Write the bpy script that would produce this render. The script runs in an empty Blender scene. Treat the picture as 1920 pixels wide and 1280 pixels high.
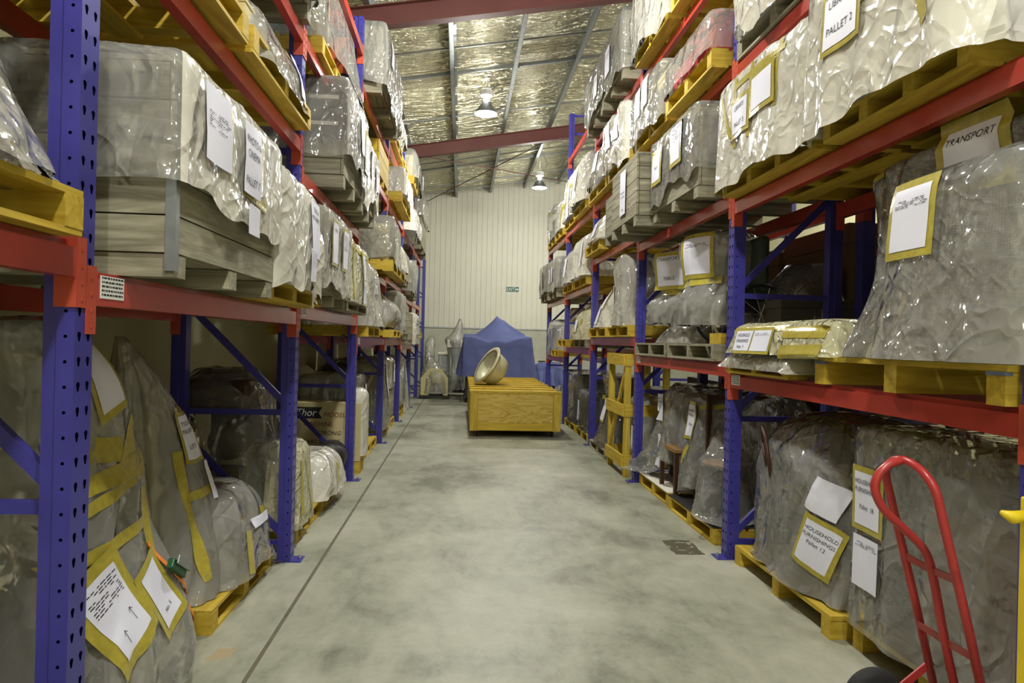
import bpy, bmesh, math, random
import numpy as np
from mathutils import Vector, Matrix
from mathutils.bvhtree import BVHTree

random.seed(7)
C = bpy.context.scene.collection
PI = math.pi

# ------------------------------------------------------------------ materials
def newmat(name):
    m = bpy.data.materials.new(name); m.use_nodes = True
    nt = m.node_tree; nt.nodes.clear()
    out = nt.nodes.new('ShaderNodeOutputMaterial')
    return m, nt, out

def N(nt, t, **kw):
    n = nt.nodes.new(t)
    for k, v in kw.items():
        if k.startswith('i_'):
            key = k[2:]
            n.inputs[int(key) if key.isdigit() else key.replace('_', ' ')].default_value = v
        else:
            setattr(n, k, v)
    return n

def s2l(c):
    return tuple(((x/12.92) if x <= .04045 else ((x+.055)/1.055)**2.4) for x in (v/255 for v in c)) + (1,)

def ramp(nt, fac, stops):
    r = N(nt, 'ShaderNodeValToRGB'); cr = r.color_ramp
    while len(cr.elements) < len(stops): cr.elements.new(.5)
    for e, (p, c) in zip(cr.elements, stops):
        e.position = p; e.color = c
    nt.links.new(fac, r.inputs[0]); return r.outputs[0]

def coords(nt, scale=(1, 1, 1), kind='Object', rot=(0, 0, 0)):
    t = N(nt, 'ShaderNodeTexCoord'); m = N(nt, 'ShaderNodeMapping')
    m.inputs['Scale'].default_value = scale; m.inputs['Rotation'].default_value = rot
    nt.links.new(t.outputs[kind], m.inputs[0]); return m.outputs[0]

def noise(nt, vec, scale, detail=4, rough=.55, dist=0):
    n = N(nt, 'ShaderNodeTexNoise'); n.inputs['Scale'].default_value = scale
    n.inputs['Detail'].default_value = detail; n.inputs['Roughness'].default_value = rough
    n.inputs['Distortion'].default_value = dist
    nt.links.new(vec, n.inputs['Vector']); return n.outputs['Fac']

def bump(nt, h, strength=.3, dist=.01):
    b = N(nt, 'ShaderNodeBump'); b.inputs['Strength'].default_value = strength
    b.inputs['Distance'].default_value = dist
    nt.links.new(h, b.inputs['Height']); return b.outputs[0]

def principled(name, col, rough=.5, metal=0, var=.12, vscale=6, bmp=0, bscale=40, spec=.5, coat=0):
    """plain surface with a little mottling"""
    m, nt, out = newmat(name)
    p = N(nt, 'ShaderNodeBsdfPrincipled')
    v = coords(nt)
    f = noise(nt, v, vscale, 5)
    a = s2l(col); lo = tuple(x*(1-var) for x in a[:3])+(1,); hi = tuple(min(1, x*(1+var)) for x in a[:3])+(1,)
    nt.links.new(ramp(nt, f, [(.3, lo), (.7, hi)]), p.inputs['Base Color'])
    p.inputs['Roughness'].default_value = rough; p.inputs['Metallic'].default_value = metal
    p.inputs['Specular IOR Level'].default_value = spec
    p.inputs['Coat Weight'].default_value = coat
    if bmp:
        nt.links.new(bump(nt, noise(nt, v, bscale, 4), bmp, .004), p.inputs['Normal'])
    nt.links.new(p.outputs[0], out.inputs[0]); return m

def wood(name, dark, light, axis='x', rough=.65, knots=True, island=.35):
    m, nt, out = newmat(name)
    p = N(nt, 'ShaderNodeBsdfPrincipled')
    sc = {'x': (1.2, 14, 14), 'y': (14, 1.2, 14), 'z': (14, 14, 1.2)}[axis]
    v = coords(nt, sc)
    geo = N(nt, 'ShaderNodeNewGeometry')
    add = N(nt, 'ShaderNodeVectorMath', operation='MULTIPLY_ADD')
    comb = N(nt, 'ShaderNodeCombineXYZ')
    for i in range(3): nt.links.new(geo.outputs['Random Per Island'], comb.inputs[i])
    add.inputs[1].default_value = (37, 53, 71)
    nt.links.new(comb.outputs[0], add.inputs[0]); nt.links.new(v, add.inputs[2])
    f = noise(nt, add.outputs[0], 1.3, 6, .6, 1.2)
    col = ramp(nt, f, [(.28, s2l(dark)), (.5, s2l(tuple((a+b)/2 for a, b in zip(dark, light)))), (.72, s2l(light))])
    hsv = N(nt, 'ShaderNodeHueSaturation')
    mr = N(nt, 'ShaderNodeMapRange'); mr.inputs[3].default_value = 1-island; mr.inputs[4].default_value = 1+island*.7
    nt.links.new(geo.outputs['Random Per Island'], mr.inputs[0]); nt.links.new(mr.outputs[0], hsv.inputs['Value'])
    nt.links.new(col, hsv.inputs['Color'])
    base = hsv.outputs[0]
    if knots:
        vo = N(nt, 'ShaderNodeTexVoronoi'); vo.inputs['Scale'].default_value = 3.2
        nt.links.new(coords(nt, {'x': (.8, 1.6, 1.6), 'y': (1.6, .8, 1.6), 'z': (1.6, 1.6, .8)}[axis]), vo.inputs['Vector'])
        k = ramp(nt, vo.outputs['Distance'], [(.035, (0, 0, 0, 1)), (.10, (1, 1, 1, 1))])
        mx = N(nt, 'ShaderNodeMix', data_type='RGBA', blend_type='MULTIPLY'); mx.inputs[0].default_value = .55
        nt.links.new(base, mx.inputs[6]); nt.links.new(k, mx.inputs[7]); base = mx.outputs[2]
    nt.links.new(base, p.inputs['Base Color'])
    p.inputs['Roughness'].default_value = rough; p.inputs['Specular IOR Level'].default_value = .25
    nt.links.new(bump(nt, f, .25, .004), p.inputs['Normal'])
    nt.links.new(p.outputs[0], out.inputs[0]); return m

def plastic(name, tint, haze, gloss=.09, crum=.5, cscale=5):
    """polythene sheet: partly clear, partly milky, always shiny, with fine creases"""
    m, nt, out = newmat(name)
    v = coords(nt); vz = coords(nt, (1, 1, .38))
    def ridge(rot, stretch, scale, k):
        t = N(nt, 'ShaderNodeTexCoord'); mp = N(nt, 'ShaderNodeMapping', vector_type='TEXTURE')
        mp.inputs['Scale'].default_value = (1, 1, stretch); mp.inputs['Rotation'].default_value = rot
        nt.links.new(t.outputs['Object'], mp.inputs[0])
        n = noise(nt, mp.outputs[0], scale, 1.5, .45, .25)
        s = N(nt, 'ShaderNodeMath', operation='SUBTRACT'); s.inputs[1].default_value = .5; nt.links.new(n, s.inputs[0])
        ab = N(nt, 'ShaderNodeMath', operation='ABSOLUTE'); nt.links.new(s.outputs[0], ab.inputs[0])
        mr = N(nt, 'ShaderNodeMapRange'); mr.inputs[2].default_value = k; mr.inputs[3].default_value = 1; mr.inputs[4].default_value = 0
        nt.links.new(ab.outputs[0], mr.inputs[0]); return mr.outputs[0]
    r1 = ridge((.15, .1, 0), 4.5, cscale*.8, .07); r2 = ridge((.7, .6, .3), 4, cscale*1.5, .09); r3 = ridge((-.6, -.8, .2), 3, cscale*2.6, .12)
    r23 = N(nt, 'ShaderNodeMath', operation='MULTIPLY_ADD'); r23.inputs[1].default_value = .5; nt.links.new(r3, r23.inputs[0]); nt.links.new(r2, r23.inputs[2])
    n1 = noise(nt, v, cscale*.8, 3, .5, .4)
    ad = N(nt, 'ShaderNodeMath', operation='MULTIPLY_ADD'); ad.inputs[1].default_value = .5
    nt.links.new(r23.outputs[0], ad.inputs[0]); nt.links.new(r1, ad.inputs[2])
    a2 = N(nt, 'ShaderNodeMath', operation='MULTIPLY_ADD'); a2.inputs[1].default_value = 1.6
    nt.links.new(n1, a2.inputs[0]); nt.links.new(ad.outputs[0], a2.inputs[2])
    nrm = bump(nt, a2.outputs[0], crum, .02)
    tr = N(nt, 'ShaderNodeBsdfTransparent'); tr.inputs[0].default_value = (.97, .97, .95, 1)
    df = N(nt, 'ShaderNodeBsdfDiffuse'); df.inputs[0].default_value = s2l(tint)
    tl = N(nt, 'ShaderNodeBsdfTranslucent'); tl.inputs[0].default_value = s2l(tint)
    for n in (df, tl): nt.links.new(nrm, n.inputs['Normal'])
    m1 = N(nt, 'ShaderNodeMixShader'); m1.inputs[0].default_value = .3
    nt.links.new(df.outputs[0], m1.inputs[1]); nt.links.new(tl.outputs[0], m1.inputs[2])
    hz = N(nt, 'ShaderNodeMapRange'); hz.inputs[1].default_value = .3; hz.inputs[2].default_value = .7
    hz.inputs[3].default_value = max(0, haze-.06); hz.inputs[4].default_value = min(1, haze+.08)
    nt.links.new(n1, hz.inputs[0])
    m2 = N(nt, 'ShaderNodeMixShader')
    nt.links.new(hz.outputs[0], m2.inputs[0]); nt.links.new(tr.outputs[0], m2.inputs[1]); nt.links.new(m1.outputs[0], m2.inputs[2])
    gl = N(nt, 'ShaderNodeBsdfGlossy'); gl.inputs['Roughness'].default_value = gloss; gl.inputs[0].default_value = (1, 1, 1, 1)
    nt.links.new(nrm, gl.inputs['Normal'])
    fr = N(nt, 'ShaderNodeFresnel'); fr.inputs[0].default_value = 1.52; nt.links.new(nrm, fr.inputs['Normal'])
    m3 = N(nt, 'ShaderNodeMixShader')
    nt.links.new(fr.outputs[0], m3.inputs[0]); nt.links.new(m2.outputs[0], m3.inputs[1]); nt.links.new(gl.outputs[0], m3.inputs[2])
    nt.links.new(m3.outputs[0], out.inputs[0]); return m

def emit(name, col, s):
    m, nt, out = newmat(name); e = N(nt, 'ShaderNodeEmission'); e.inputs[0].default_value = col; e.inputs[1].default_value = s
    nt.links.new(e.outputs[0], out.inputs[0]); return m

M = {}
M['blue'] = principled('blue rack paint', (60, 57, 142), .34, 0, .12, 5, spec=.5)
M['red'] = principled('red rack paint', (174, 60, 48), .22, 0, .14, 3, spec=.6)
M['orange'] = principled('orange red connector paint', (184, 74, 54), .4, 0, .12, 8)
M['galv'] = principled('galvanised steel', (150, 155, 155), .42, .75, .15, 12)
M['rafter'] = principled('red oxide primer', (104, 56, 50), .6, 0, .1, 3)
M['dado'] = principled('precast concrete', (180, 180, 160), .8, 0, .12, 2.5, .2, 25)
M['clad'] = principled('cream wall sheeting', (220, 217, 198), .45, 0, .04, 1)
M['creamwall'] = principled('cream painted wall lining', (196, 190, 150), .6, 0, .05, 1)
M['pine'] = wood('fresh pine', (166, 136, 38), (216, 188, 76), 'x', island=.15)
M['piney'] = wood('fresh pine across', (166, 136, 38), (216, 188, 76), 'y', island=.15)
M['pinez'] = wood('fresh pine upright', (168, 138, 42), (216, 190, 80), 'z', island=.12)
M['plyold'] = wood('knotty plywood', (180, 152, 62), (212, 190, 102), 'x', island=.05)
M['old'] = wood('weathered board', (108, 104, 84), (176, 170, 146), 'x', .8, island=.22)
M['oldy'] = wood('weathered board across', (108, 104, 84), (176, 170, 146), 'y', .8, island=.22)
M['oldz'] = wood('weathered board upright', (108, 104, 84), (176, 170, 146), 'z', .8, island=.22)
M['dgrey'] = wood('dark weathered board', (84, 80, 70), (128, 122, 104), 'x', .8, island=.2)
M['brown'] = wood('dark stained furniture', (44, 28, 18), (84, 54, 34), 'z', .45, False)
M['seatwood'] = wood('bentwood seat', (128, 92, 48), (168, 128, 76), 'x', .4, False)
M['clear'] = plastic('clear polythene', (238, 237, 228), .27, .085, .65, 4)
M['milky'] = plastic('milky polythene', (238, 237, 226), 0.34, .085, 0.55, 4)
M['hazy'] = plastic('hazy thick polythene', (240, 238, 226), 0.5, .085, 0.6, 4.5)
M['white'] = plastic('white builders film', (244, 240, 224), .93, .15, 0.6, 4)
M['cream'] = plastic('cream stretch film', (234, 228, 186), .80, .13, 0.75, 6)
M['dclear'] = plastic('clear film over dark goods', (214, 214, 206), 0.17, .085, 0.5, 5)
M['tape'] = principled('yellowed packing tape', (172, 158, 62), .22, 0, .15, 30, .3, 60)
M['paper'] = principled('printed paper', (226, 226, 240), .55, 0, .02, 3)
M['ink'] = principled('black ink', (38, 36, 40), .7, 0, .05)
M['sign_green'] = principled('green sign face', (24, 84, 52), .4, 0, .05)
M['signwhite'] = principled('white sign face', (238, 240, 236), .4, 0, .02)
M['tarp'] = principled('blue canvas dust sheet', (92, 99, 142), .85, 0, .08, 4, .25, 160, spec=.15)
M['creampaint'] = principled('cream machine paint', (214, 204, 146), .45, 0, .06, 4)
M['yelpaint'] = principled('mustard machine paint', (176, 160, 66), .45, 0, .08, 4)
M['olive'] = principled('dark olive machine paint', (62, 58, 40), .5, 0, .25, 6)
M['dark'] = principled('dark iron', (46, 44, 42), .5, .3, .25, 8)
M['leather'] = principled('dark leatherette', (38, 34, 38), .4, 0, .2, 10, .2, 50)
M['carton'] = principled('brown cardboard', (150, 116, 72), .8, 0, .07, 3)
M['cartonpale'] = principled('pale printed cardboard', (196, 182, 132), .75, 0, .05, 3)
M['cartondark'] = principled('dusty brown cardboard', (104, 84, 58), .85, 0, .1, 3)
M['greybox'] = principled('charcoal archive board', (84, 80, 72), .7, 0, .1, 3)
M['sealant'] = principled('dark joint sealant', (98, 92, 72), .8, 0, .15, 12)
M['wicker'] = None
M['truckred'] = principled('red enamel tube', (170, 52, 50), .3, 0, .06, 8)
M['rubber'] = principled('black rubber', (26, 26, 27), .75, 0, .1)
M['chrome'] = principled('bright metal', (200, 200, 200), .25, .9, .05)
M['orangestrap'] = principled('orange webbing', (226, 128, 36), .7, 0, .1, 60)
M['zinc'] = principled('galvanised tub', (186, 182, 146), .4, .1, .14, 6)
M['yellow'] = principled('yellow safety paint', (222, 196, 30), .45, 0, .06)
M['pinkbox'] = principled('red carton', (196, 62, 70), .5, 0, .08)
M['skyboard'] = principled('pale blue painted board', (120, 146, 160), .5, 0, .1)
M['orangeboard'] = principled('orange painted panel', (214, 108, 70), .5, 0, .1)
M['navy'] = principled('navy fabric', (40, 46, 70), .8, 0, .1)
M['green'] = principled('dark green upholstery', (52, 66, 50), .7, 0, .2, 12)
M['canvas'] = principled('off white canvas', (206, 202, 184), .85, 0, .06, 5, .2, 60)
M['whiteboard'] = principled('white lined board', (216, 212, 196), .7, 0, .04)
M['bluetape'] = principled('blue grey end paint', (108, 118, 140), .6, 0, .1)
M['signink'] = principled('dark red print', (120, 40, 30), .7, 0, .05)
M['lens'] = emit('glowing lamp mouth', (1, .97, .9, 1), 40)
M['neck'] = emit('glowing lamp bulb', (.96, .95, 1, 1), 55)

def mk_ply():
    m, nt, out = newmat('rotary cut plywood'); p = N(nt, 'ShaderNodeBsdfPrincipled')
    f = noise(nt, coords(nt, (.55, 2.6, 2.6)), 1.5, 3, .5, 2.2)
    a, b, c = s2l((176, 146, 60)), s2l((208, 182, 96)), s2l((196, 168, 80))
    col = ramp(nt, f, [(.2, b), (.36, c), (.40, a), (.43, b), (.50, c), (.535, a), (.56, b), (.64, c), (.67, a), (.70, b)])
    g = noise(nt, coords(nt, (2, 60, 60)), 2, 3)
    mx = N(nt, 'ShaderNodeMix', data_type='RGBA', blend_type='MULTIPLY'); mx.inputs[0].default_value = .25
    nt.links.new(col, mx.inputs[6]); nt.links.new(ramp(nt, g, [(.3, (.7, .65, .55, 1)), (.6, (1, 1, 1, 1))]), mx.inputs[7])
    vo = N(nt, 'ShaderNodeTexVoronoi'); vo.inputs['Scale'].default_value = 2.1; nt.links.new(coords(nt, (1, 1.2, 1.6)), vo.inputs['Vector'])
    k = ramp(nt, vo.outputs['Distance'], [(.04, s2l((96, 62, 28))), (.075, (1, 1, 1, 1))])
    m2 = N(nt, 'ShaderNodeMix', data_type='RGBA', blend_type='MULTIPLY'); m2.inputs[0].default_value = .8
    nt.links.new(mx.outputs[2], m2.inputs[6]); nt.links.new(k, m2.inputs[7])
    nt.links.new(m2.outputs[2], p.inputs['Base Color']); p.inputs['Roughness'].default_value = .6; p.inputs['Specular IOR Level'].default_value = .25
    nt.links.new(p.outputs[0], out.inputs[0]); return m
M['ply'] = mk_ply()
def mk_wicker():
    m, nt, out = newmat('pale woven cane'); p = N(nt, 'ShaderNodeBsdfPrincipled')
    v = coords(nt)
    w1 = N(nt, 'ShaderNodeTexWave', wave_type='BANDS', bands_direction='X'); w1.inputs['Scale'].default_value = 22
    w2 = N(nt, 'ShaderNodeTexWave', wave_type='BANDS', bands_direction='Z'); w2.inputs['Scale'].default_value = 22
    for w in (w1, w2): nt.links.new(v, w.inputs[0])
    mx = N(nt, 'ShaderNodeMath', operation='MULTIPLY'); nt.links.new(w1.outputs['Fac'], mx.inputs[0]); nt.links.new(w2.outputs['Fac'], mx.inputs[1])
    nt.links.new(ramp(nt, mx.outputs[0], [(0, s2l((120, 108, 70))), (.5, s2l((214, 202, 150)))]), p.inputs['Base Color'])
    nt.links.new(bump(nt, mx.outputs[0], .8, .01), p.inputs['Normal']); p.inputs['Roughness'].default_value = .6
    nt.links.new(p.outputs[0], out.inputs[0]); return m
M['wicker'] = mk_wicker()

def mk_floor():
    m, nt, out = newmat('sealed concrete'); p = N(nt, 'ShaderNodeBsdfPrincipled')
    v = coords(nt)
    big = noise(nt, v, .7, 5, .62, .5)
    med = noise(nt, coords(nt, (1, .45, 1)), 2.6, 6, .62, 1.0)
    fine = noise(nt, v, 38, 3, .6)
    mx = N(nt, 'ShaderNodeMath', operation='MULTIPLY_ADD'); mx.inputs[1].default_value = .55
    nt.links.new(med, mx.inputs[0]); nt.links.new(big, mx.inputs[2])
    sm = noise(nt, coords(nt, (1, .6, 1)), 9, 5, .65, .4)
    mxx = N(nt, 'ShaderNodeMath', operation='MULTIPLY_ADD'); mxx.inputs[1].default_value = .30
    nt.links.new(sm, mxx.inputs[0]); nt.links.new(mx.outputs[0], mxx.inputs[2])
    mx2 = N(nt, 'ShaderNodeMath', operation='MULTIPLY_ADD'); mx2.inputs[1].default_value = .12
    nt.links.new(fine, mx2.inputs[0]); nt.links.new(mxx.outputs[0], mx2.inputs[2])
    nz = N(nt, 'ShaderNodeMapRange'); nz.inputs[1].default_value = .70; nz.inputs[2].default_value = 1.22; nt.links.new(mx2.outputs[0], nz.inputs[0])
    col = ramp(nt, nz.outputs[0], [(.12, s2l((110, 111, 94))), (.45, s2l((146, 147, 127))), (.62, s2l((158, 158, 138))), (.95, s2l((176, 175, 156)))])
    # the old glue mark by the rack foot and small scuffs
    sep = N(nt, 'ShaderNodeSeparateXYZ'); nt.links.new(v, sep.inputs[0])
    def box(x0, x1, y0, y1):
        outn = None
        for ax, a, b in ((0, x0, x1), (1, y0, y1)):
            g = N(nt, 'ShaderNodeMath', operation='GREATER_THAN'); g.inputs[1].default_value = a
            l = N(nt, 'ShaderNodeMath', operation='LESS_THAN'); l.inputs[1].default_value = b
            nt.links.new(wob[ax], g.inputs[0]); nt.links.new(wob[ax], l.inputs[0])
            mm = N(nt, 'ShaderNodeMath', operation='MULTIPLY'); nt.links.new(g.outputs[0], mm.inputs[0]); nt.links.new(l.outputs[0], mm.inputs[1])
            if outn is None: outn = mm.outputs[0]
            else:
                m3 = N(nt, 'ShaderNodeMath', operation='MULTIPLY'); nt.links.new(outn, m3.inputs[0]); nt.links.new(mm.outputs[0], m3.inputs[1]); outn = m3.outputs[0]
        return outn
    wn = noise(nt, v, 9, 4); wob = []
    for ax in (0, 1):
        w = N(nt, 'ShaderNodeMath', operation='MULTIPLY_ADD'); w.inputs[1].default_value = .06
        nt.links.new(wn, w.inputs[0]); nt.links.new(sep.outputs[ax], w.inputs[2]); wob.append(w.outputs[0])
    st = box(1.68, 1.91, 5.07, 5.44)
    holes = ramp(nt, noise(nt, v, 16, 3), [(.36, (0, 0, 0, 1)), (.42, (1, 1, 1, 1))])
    ms = N(nt, 'ShaderNodeMath', operation='MULTIPLY'); nt.links.new(st, ms.inputs[0]); nt.links.new(holes, ms.inputs[1])
    mc = N(nt, 'ShaderNodeMix', data_type='RGBA'); nt.links.new(ms.outputs[0], mc.inputs[0]); nt.links.new(col, mc.inputs[6]); mc.inputs[7].default_value = s2l((88, 84, 66))
    s2 = box(-1.16, -1.06, 3.44, 3.56)
    mc2 = N(nt, 'ShaderNodeMix', data_type='RGBA'); nt.links.new(s2, mc2.inputs[0]); nt.links.new(mc.outputs[2], mc2.inputs[6]); mc2.inputs[7].default_value = s2l((168, 152, 118))
    nt.links.new(mc2.outputs[2], p.inputs['Base Color'])
    rr = N(nt, 'ShaderNodeMapRange'); rr.inputs[3].default_value = .32; rr.inputs[4].default_value = .6
    nt.links.new(med, rr.inputs[0]); nt.links.new(rr.outputs[0], p.inputs['Roughness'])
    p.inputs['Specular IOR Level'].default_value = .35
    nt.links.new(bump(nt, fine, .08, .003), p.inputs['Normal'])
    nt.links.new(p.outputs[0], out.inputs[0]); return m
M['floor'] = mk_floor()

def mk_foil():
    m, nt, out = newmat('reflective foil insulation'); p = N(nt, 'ShaderNodeBsdfPrincipled')
    v1 = coords(nt, (.9, 4.5, 1)); v2 = coords(nt, (3, 9, 1)); v3 = coords(nt)
    a = noise(nt, v1, 1.6, 3, .55, .8); b = noise(nt, v2, 1.8, 3, .6, .6); c = noise(nt, v3, 1.1, 2)
    s = N(nt, 'ShaderNodeMath', operation='MULTIPLY_ADD'); s.inputs[1].default_value = .45; nt.links.new(b, s.inputs[0]); nt.links.new(a, s.inputs[2])
    nt.links.new(bump(nt, s.outputs[0], 1, .42), p.inputs['Normal'])
    nt.links.new(ramp(nt, c, [(.3, s2l((208, 204, 176))), (.7, s2l((232, 228, 196)))]), p.inputs['Base Color'])
    p.inputs['Metallic'].default_value = .8; p.inputs['Roughness'].default_value = .16
    nt.links.new(p.outputs[0], out.inputs[0]); return m
M['foil'] = mk_foil()

# ------------------------------------------------------------------ mesh helpers
class MB:
    """collects plain shapes into one mesh"""
    def __init__(s): s.v = []; s.f = []
    def add(s, vs, fs, mat=None):
        b = len(s.v)
        s.v += [tuple(mat @ Vector(v)) if mat else tuple(v) for v in vs]
        s.f += [tuple(i+b for i in f) for f in fs]; return s
    def box(s, x0, x1, y0, y1, z0, z1, mat=None):
        vs = [(x, y, z) for z in (z0, z1) for y in (y0, y1) for x in (x0, x1)]
        return s.add(vs, [(0, 2, 3, 1), (4, 5, 7, 6), (0, 1, 5, 4), (2, 6, 7, 3), (0, 4, 6, 2), (1, 3, 7, 5)], mat)
    def bar(s, a, b, w, h, up=(0, 0, 1)):
        a = Vector(a); b = Vector(b); d = (b-a); L = d.length; d.normalize()
        up = Vector(up)
        if abs(d.dot(up)) > .97: up = Vector((0, 1, 0))
        x = d.cross(up).normalized(); u = x.cross(d)
        m = Matrix((x, d, u)).transposed().to_4x4(); m.translation = a
        return s.box(-w/2, w/2, 0, L, -h/2, h/2, m)
    def tube(s, pts, r, n=10, closed=False):
        pts = [Vector(p) for p in pts]; k = len(pts); vs = []
        prev = None
        for i, p in enumerate(pts):
            t = ((pts[(i+1) % k] if (closed or i < k-1) else p) - (pts[i-1] if (closed or i > 0) else p)).normalized()
            if prev is None:
                a = Vector((0, 0, 1)) if abs(t.z) < .9 else Vector((1, 0, 0))
                x = t.cross(a).normalized()
            else:
                x = (prev - t*prev.dot(t)).normalized()
            prev = x; y = t.cross(x)
            rr = r[i] if isinstance(r, (list, tuple)) else r
            vs += [p + x*math.cos(2*PI*j/n)*rr + y*math.sin(2*PI*j/n)*rr for j in range(n)]
        fs = []
        for i in range(k if closed else k-1):
            for j in range(n):
                fs.append((i*n+j, i*n+(j+1) % n, ((i+1) % k)*n+(j+1) % n, ((i+1) % k)*n+j))
        if not closed:
            fs.append(tuple(range(n-1, -1, -1))); fs.append(tuple((k-1)*n+j for j in range(n)))
        return s.add(vs, fs)
    def lathe(s, prof, n=28, mat=None, caps=True):
        vs = []; fs = []
        for r, z in prof:
            vs += [(r*math.cos(2*PI*j/n), r*math.sin(2*PI*j/n), z) for j in range(n)]
        for i in range(len(prof)-1):
            for j in range(n):
                fs.append((i*n+j, i*n+(j+1) % n, (i+1)*n+(j+1) % n, (i+1)*n+j))
        if caps:
            fs.append(tuple(range(n-1, -1, -1))); fs.append(tuple((len(prof)-1)*n+j for j in range(n)))
        return s.add(vs, fs, mat)
    def prism(s, poly, y0, y1, mat=None):
        """poly in x,z extruded along y"""
        n = len(poly)
        vs = [(x, y0, z) for x, z in poly] + [(x, y1, z) for x, z in poly]
        fs = [tuple(range(n)), tuple(range(2*n-1, n-1, -1))] + [(i, i+n, (i+1) % n+n, (i+1) % n) for i in range(n)]
        return s.add(vs, fs, mat)
    def mesh(s, name, mat, smooth=False):
        me = bpy.data.meshes.new(name); me.from_pydata(s.v, [], s.f); me.update()
        bm = bmesh.new(); bm.from_mesh(me); bmesh.ops.recalc_face_normals(bm, faces=bm.faces); bm.to_mesh(me); bm.free()
        if smooth: me.polygons.foreach_set('use_smooth', [True]*len(me.polygons))
        if mat: me.materials.append(M[mat] if isinstance(mat, str) else mat)
        return me

def link(name, me, parent=None, loc=None, rot=None):
    o = bpy.data.objects.new(name, me); C.objects.link(o)
    if parent: o.parent = parent
    if loc: o.location = loc
    if rot: o.rotation_euler = rot
    return o

def part(name, mb, mat, parent, smooth=False, bevel=0, label=None, loc=None, rot=None):
    o = link(name, mb.mesh(name, mat, smooth), parent, loc, rot)
    if bevel:
        b = o.modifiers.new('bevel', 'BEVEL'); b.width = bevel; b.segments = 2; b.limit_method = 'ANGLE'
    if label: o['label'] = label
    return o

def tag(o, label, cat, group=None):
    o['label'] = label; o['category'] = cat
    if group: o['group'] = group
    return o

def thing(name, label, cat, loc=(0, 0, 0), rotz=0, group=None):
    o = bpy.data.objects.new(name, None); C.objects.link(o); o.empty_display_size = .1
    o.location = loc; o.rotation_euler = (0, 0, rotz)
    return tag(o, label, cat, group)

def struct(name, mb, mat, smooth=False, label=None):
    o = link(name, mb.mesh(name, mat, smooth)); o['kind'] = 'structure'
    if label: o['label'] = label
    return o

XL, XR = -1.155, 2.0
def fit(side, ya, yb):
    y0 = (2.235 if side == 'L' else 2.295)-2.735; c = (ya+yb)/2
    k = int((c-y0)//2.735); lo = y0+k*2.735+.012; hi = y0+(k+1)*2.735-.112
    if k > (6 if side == 'L' else 4) or k < 0: return ya, yb
    if c < lo or c > hi: return ya, yb
    return max(ya, lo), min(yb, hi)
def spot(side, ya, yb, z, proud):
    z = z+.0015 if z > .3 else z
    if side == 'L': return (XL+proud, (ya+yb)/2, z), PI/2
    if side == 'R': return (XR-proud, (ya+yb)/2, z), -PI/2

def npmesh(name, v, f, mat, parent, smooth=True, front=None):
    me = bpy.data.meshes.new(name); me.from_pydata([tuple(map(float, p)) for p in v], [], [tuple(map(int, q)) for q in f]); me.update()
    if smooth: me.polygons.foreach_set('use_smooth', [True]*len(me.polygons))
    me.materials.append(M[mat])
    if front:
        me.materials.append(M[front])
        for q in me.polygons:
            if q.center.y < .055 and q.normal.y < -.5: q.material_index = 1  # aisle face gets whiter film, imitating the light that falls on it
    return link(name, me, parent)

# --- crumple noise and wraps
def crumple(p, seed, freq=3.0, n=None):
    """outward creases of limited length scattered over the sheet, plus a slow swell"""
    r = np.random.RandomState(seed); lo = p.min(0); sz = p.max(0)-lo+1e-6
    n = n or int(10+freq*7); o = np.zeros(len(p))
    for i in range(n):
        c = lo+sz*r.rand(3); t = r.normal(size=3)*np.array([.7, .7, 1.2]); t /= np.linalg.norm(t)
        k = np.cross(t, r.normal(size=3)); k /= np.linalg.norm(k)
        L = (.5+r.rand())*1.6/freq; w = (.35+.65*r.rand())*.22/freq
        d = p-c; al = d @ t; s = d @ k + .25*al*al*r.normal()
        o += (.4+.8*r.rand())*np.exp(-np.abs(s)/w)*np.exp(-(al/L)**2)*np.exp(-((d*d).sum(1))/(L*L*2.5))
    for i in range(3):
        k = r.normal(size=3)*freq*.8; o += .18*(1+np.sin(p @ k+r.rand()*6))
    return np.minimum(o, 1.6)*.8

def lattice_box(nx, ny, nz, bottom=False):
    idx = {}; P = []
    def g(i, j, k):
        if (i, j, k) not in idx: idx[(i, j, k)] = len(P); P.append((i/nx, j/ny, k/nz))
        return idx[(i, j, k)]
    F = []
    for i in range(nx):
        for k in range(nz):
            F.append((g(i, 0, k), g(i+1, 0, k), g(i+1, 0, k+1), g(i, 0, k+1)))
            F.append((g(i+1, ny, k), g(i, ny, k), g(i, ny, k+1), g(i+1, ny, k+1)))
    for j in range(ny):
        for k in range(nz):
            F.append((g(0, j+1, k), g(0, j, k), g(0, j, k+1), g(0, j+1, k+1)))
            F.append((g(nx, j, k), g(nx, j+1, k), g(nx, j+1, k+1), g(nx, j, k+1)))
    for i in range(nx):
        for j in range(ny):
            F.append((g(i, j, nz), g(i+1, j, nz), g(i+1, j+1, nz), g(i, j+1, nz)))
            if bottom: F.append((g(i, j+1, 0), g(i+1, j+1, 0), g(i+1, j, 0), g(i, j, 0)))
    return np.array(P), F

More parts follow.
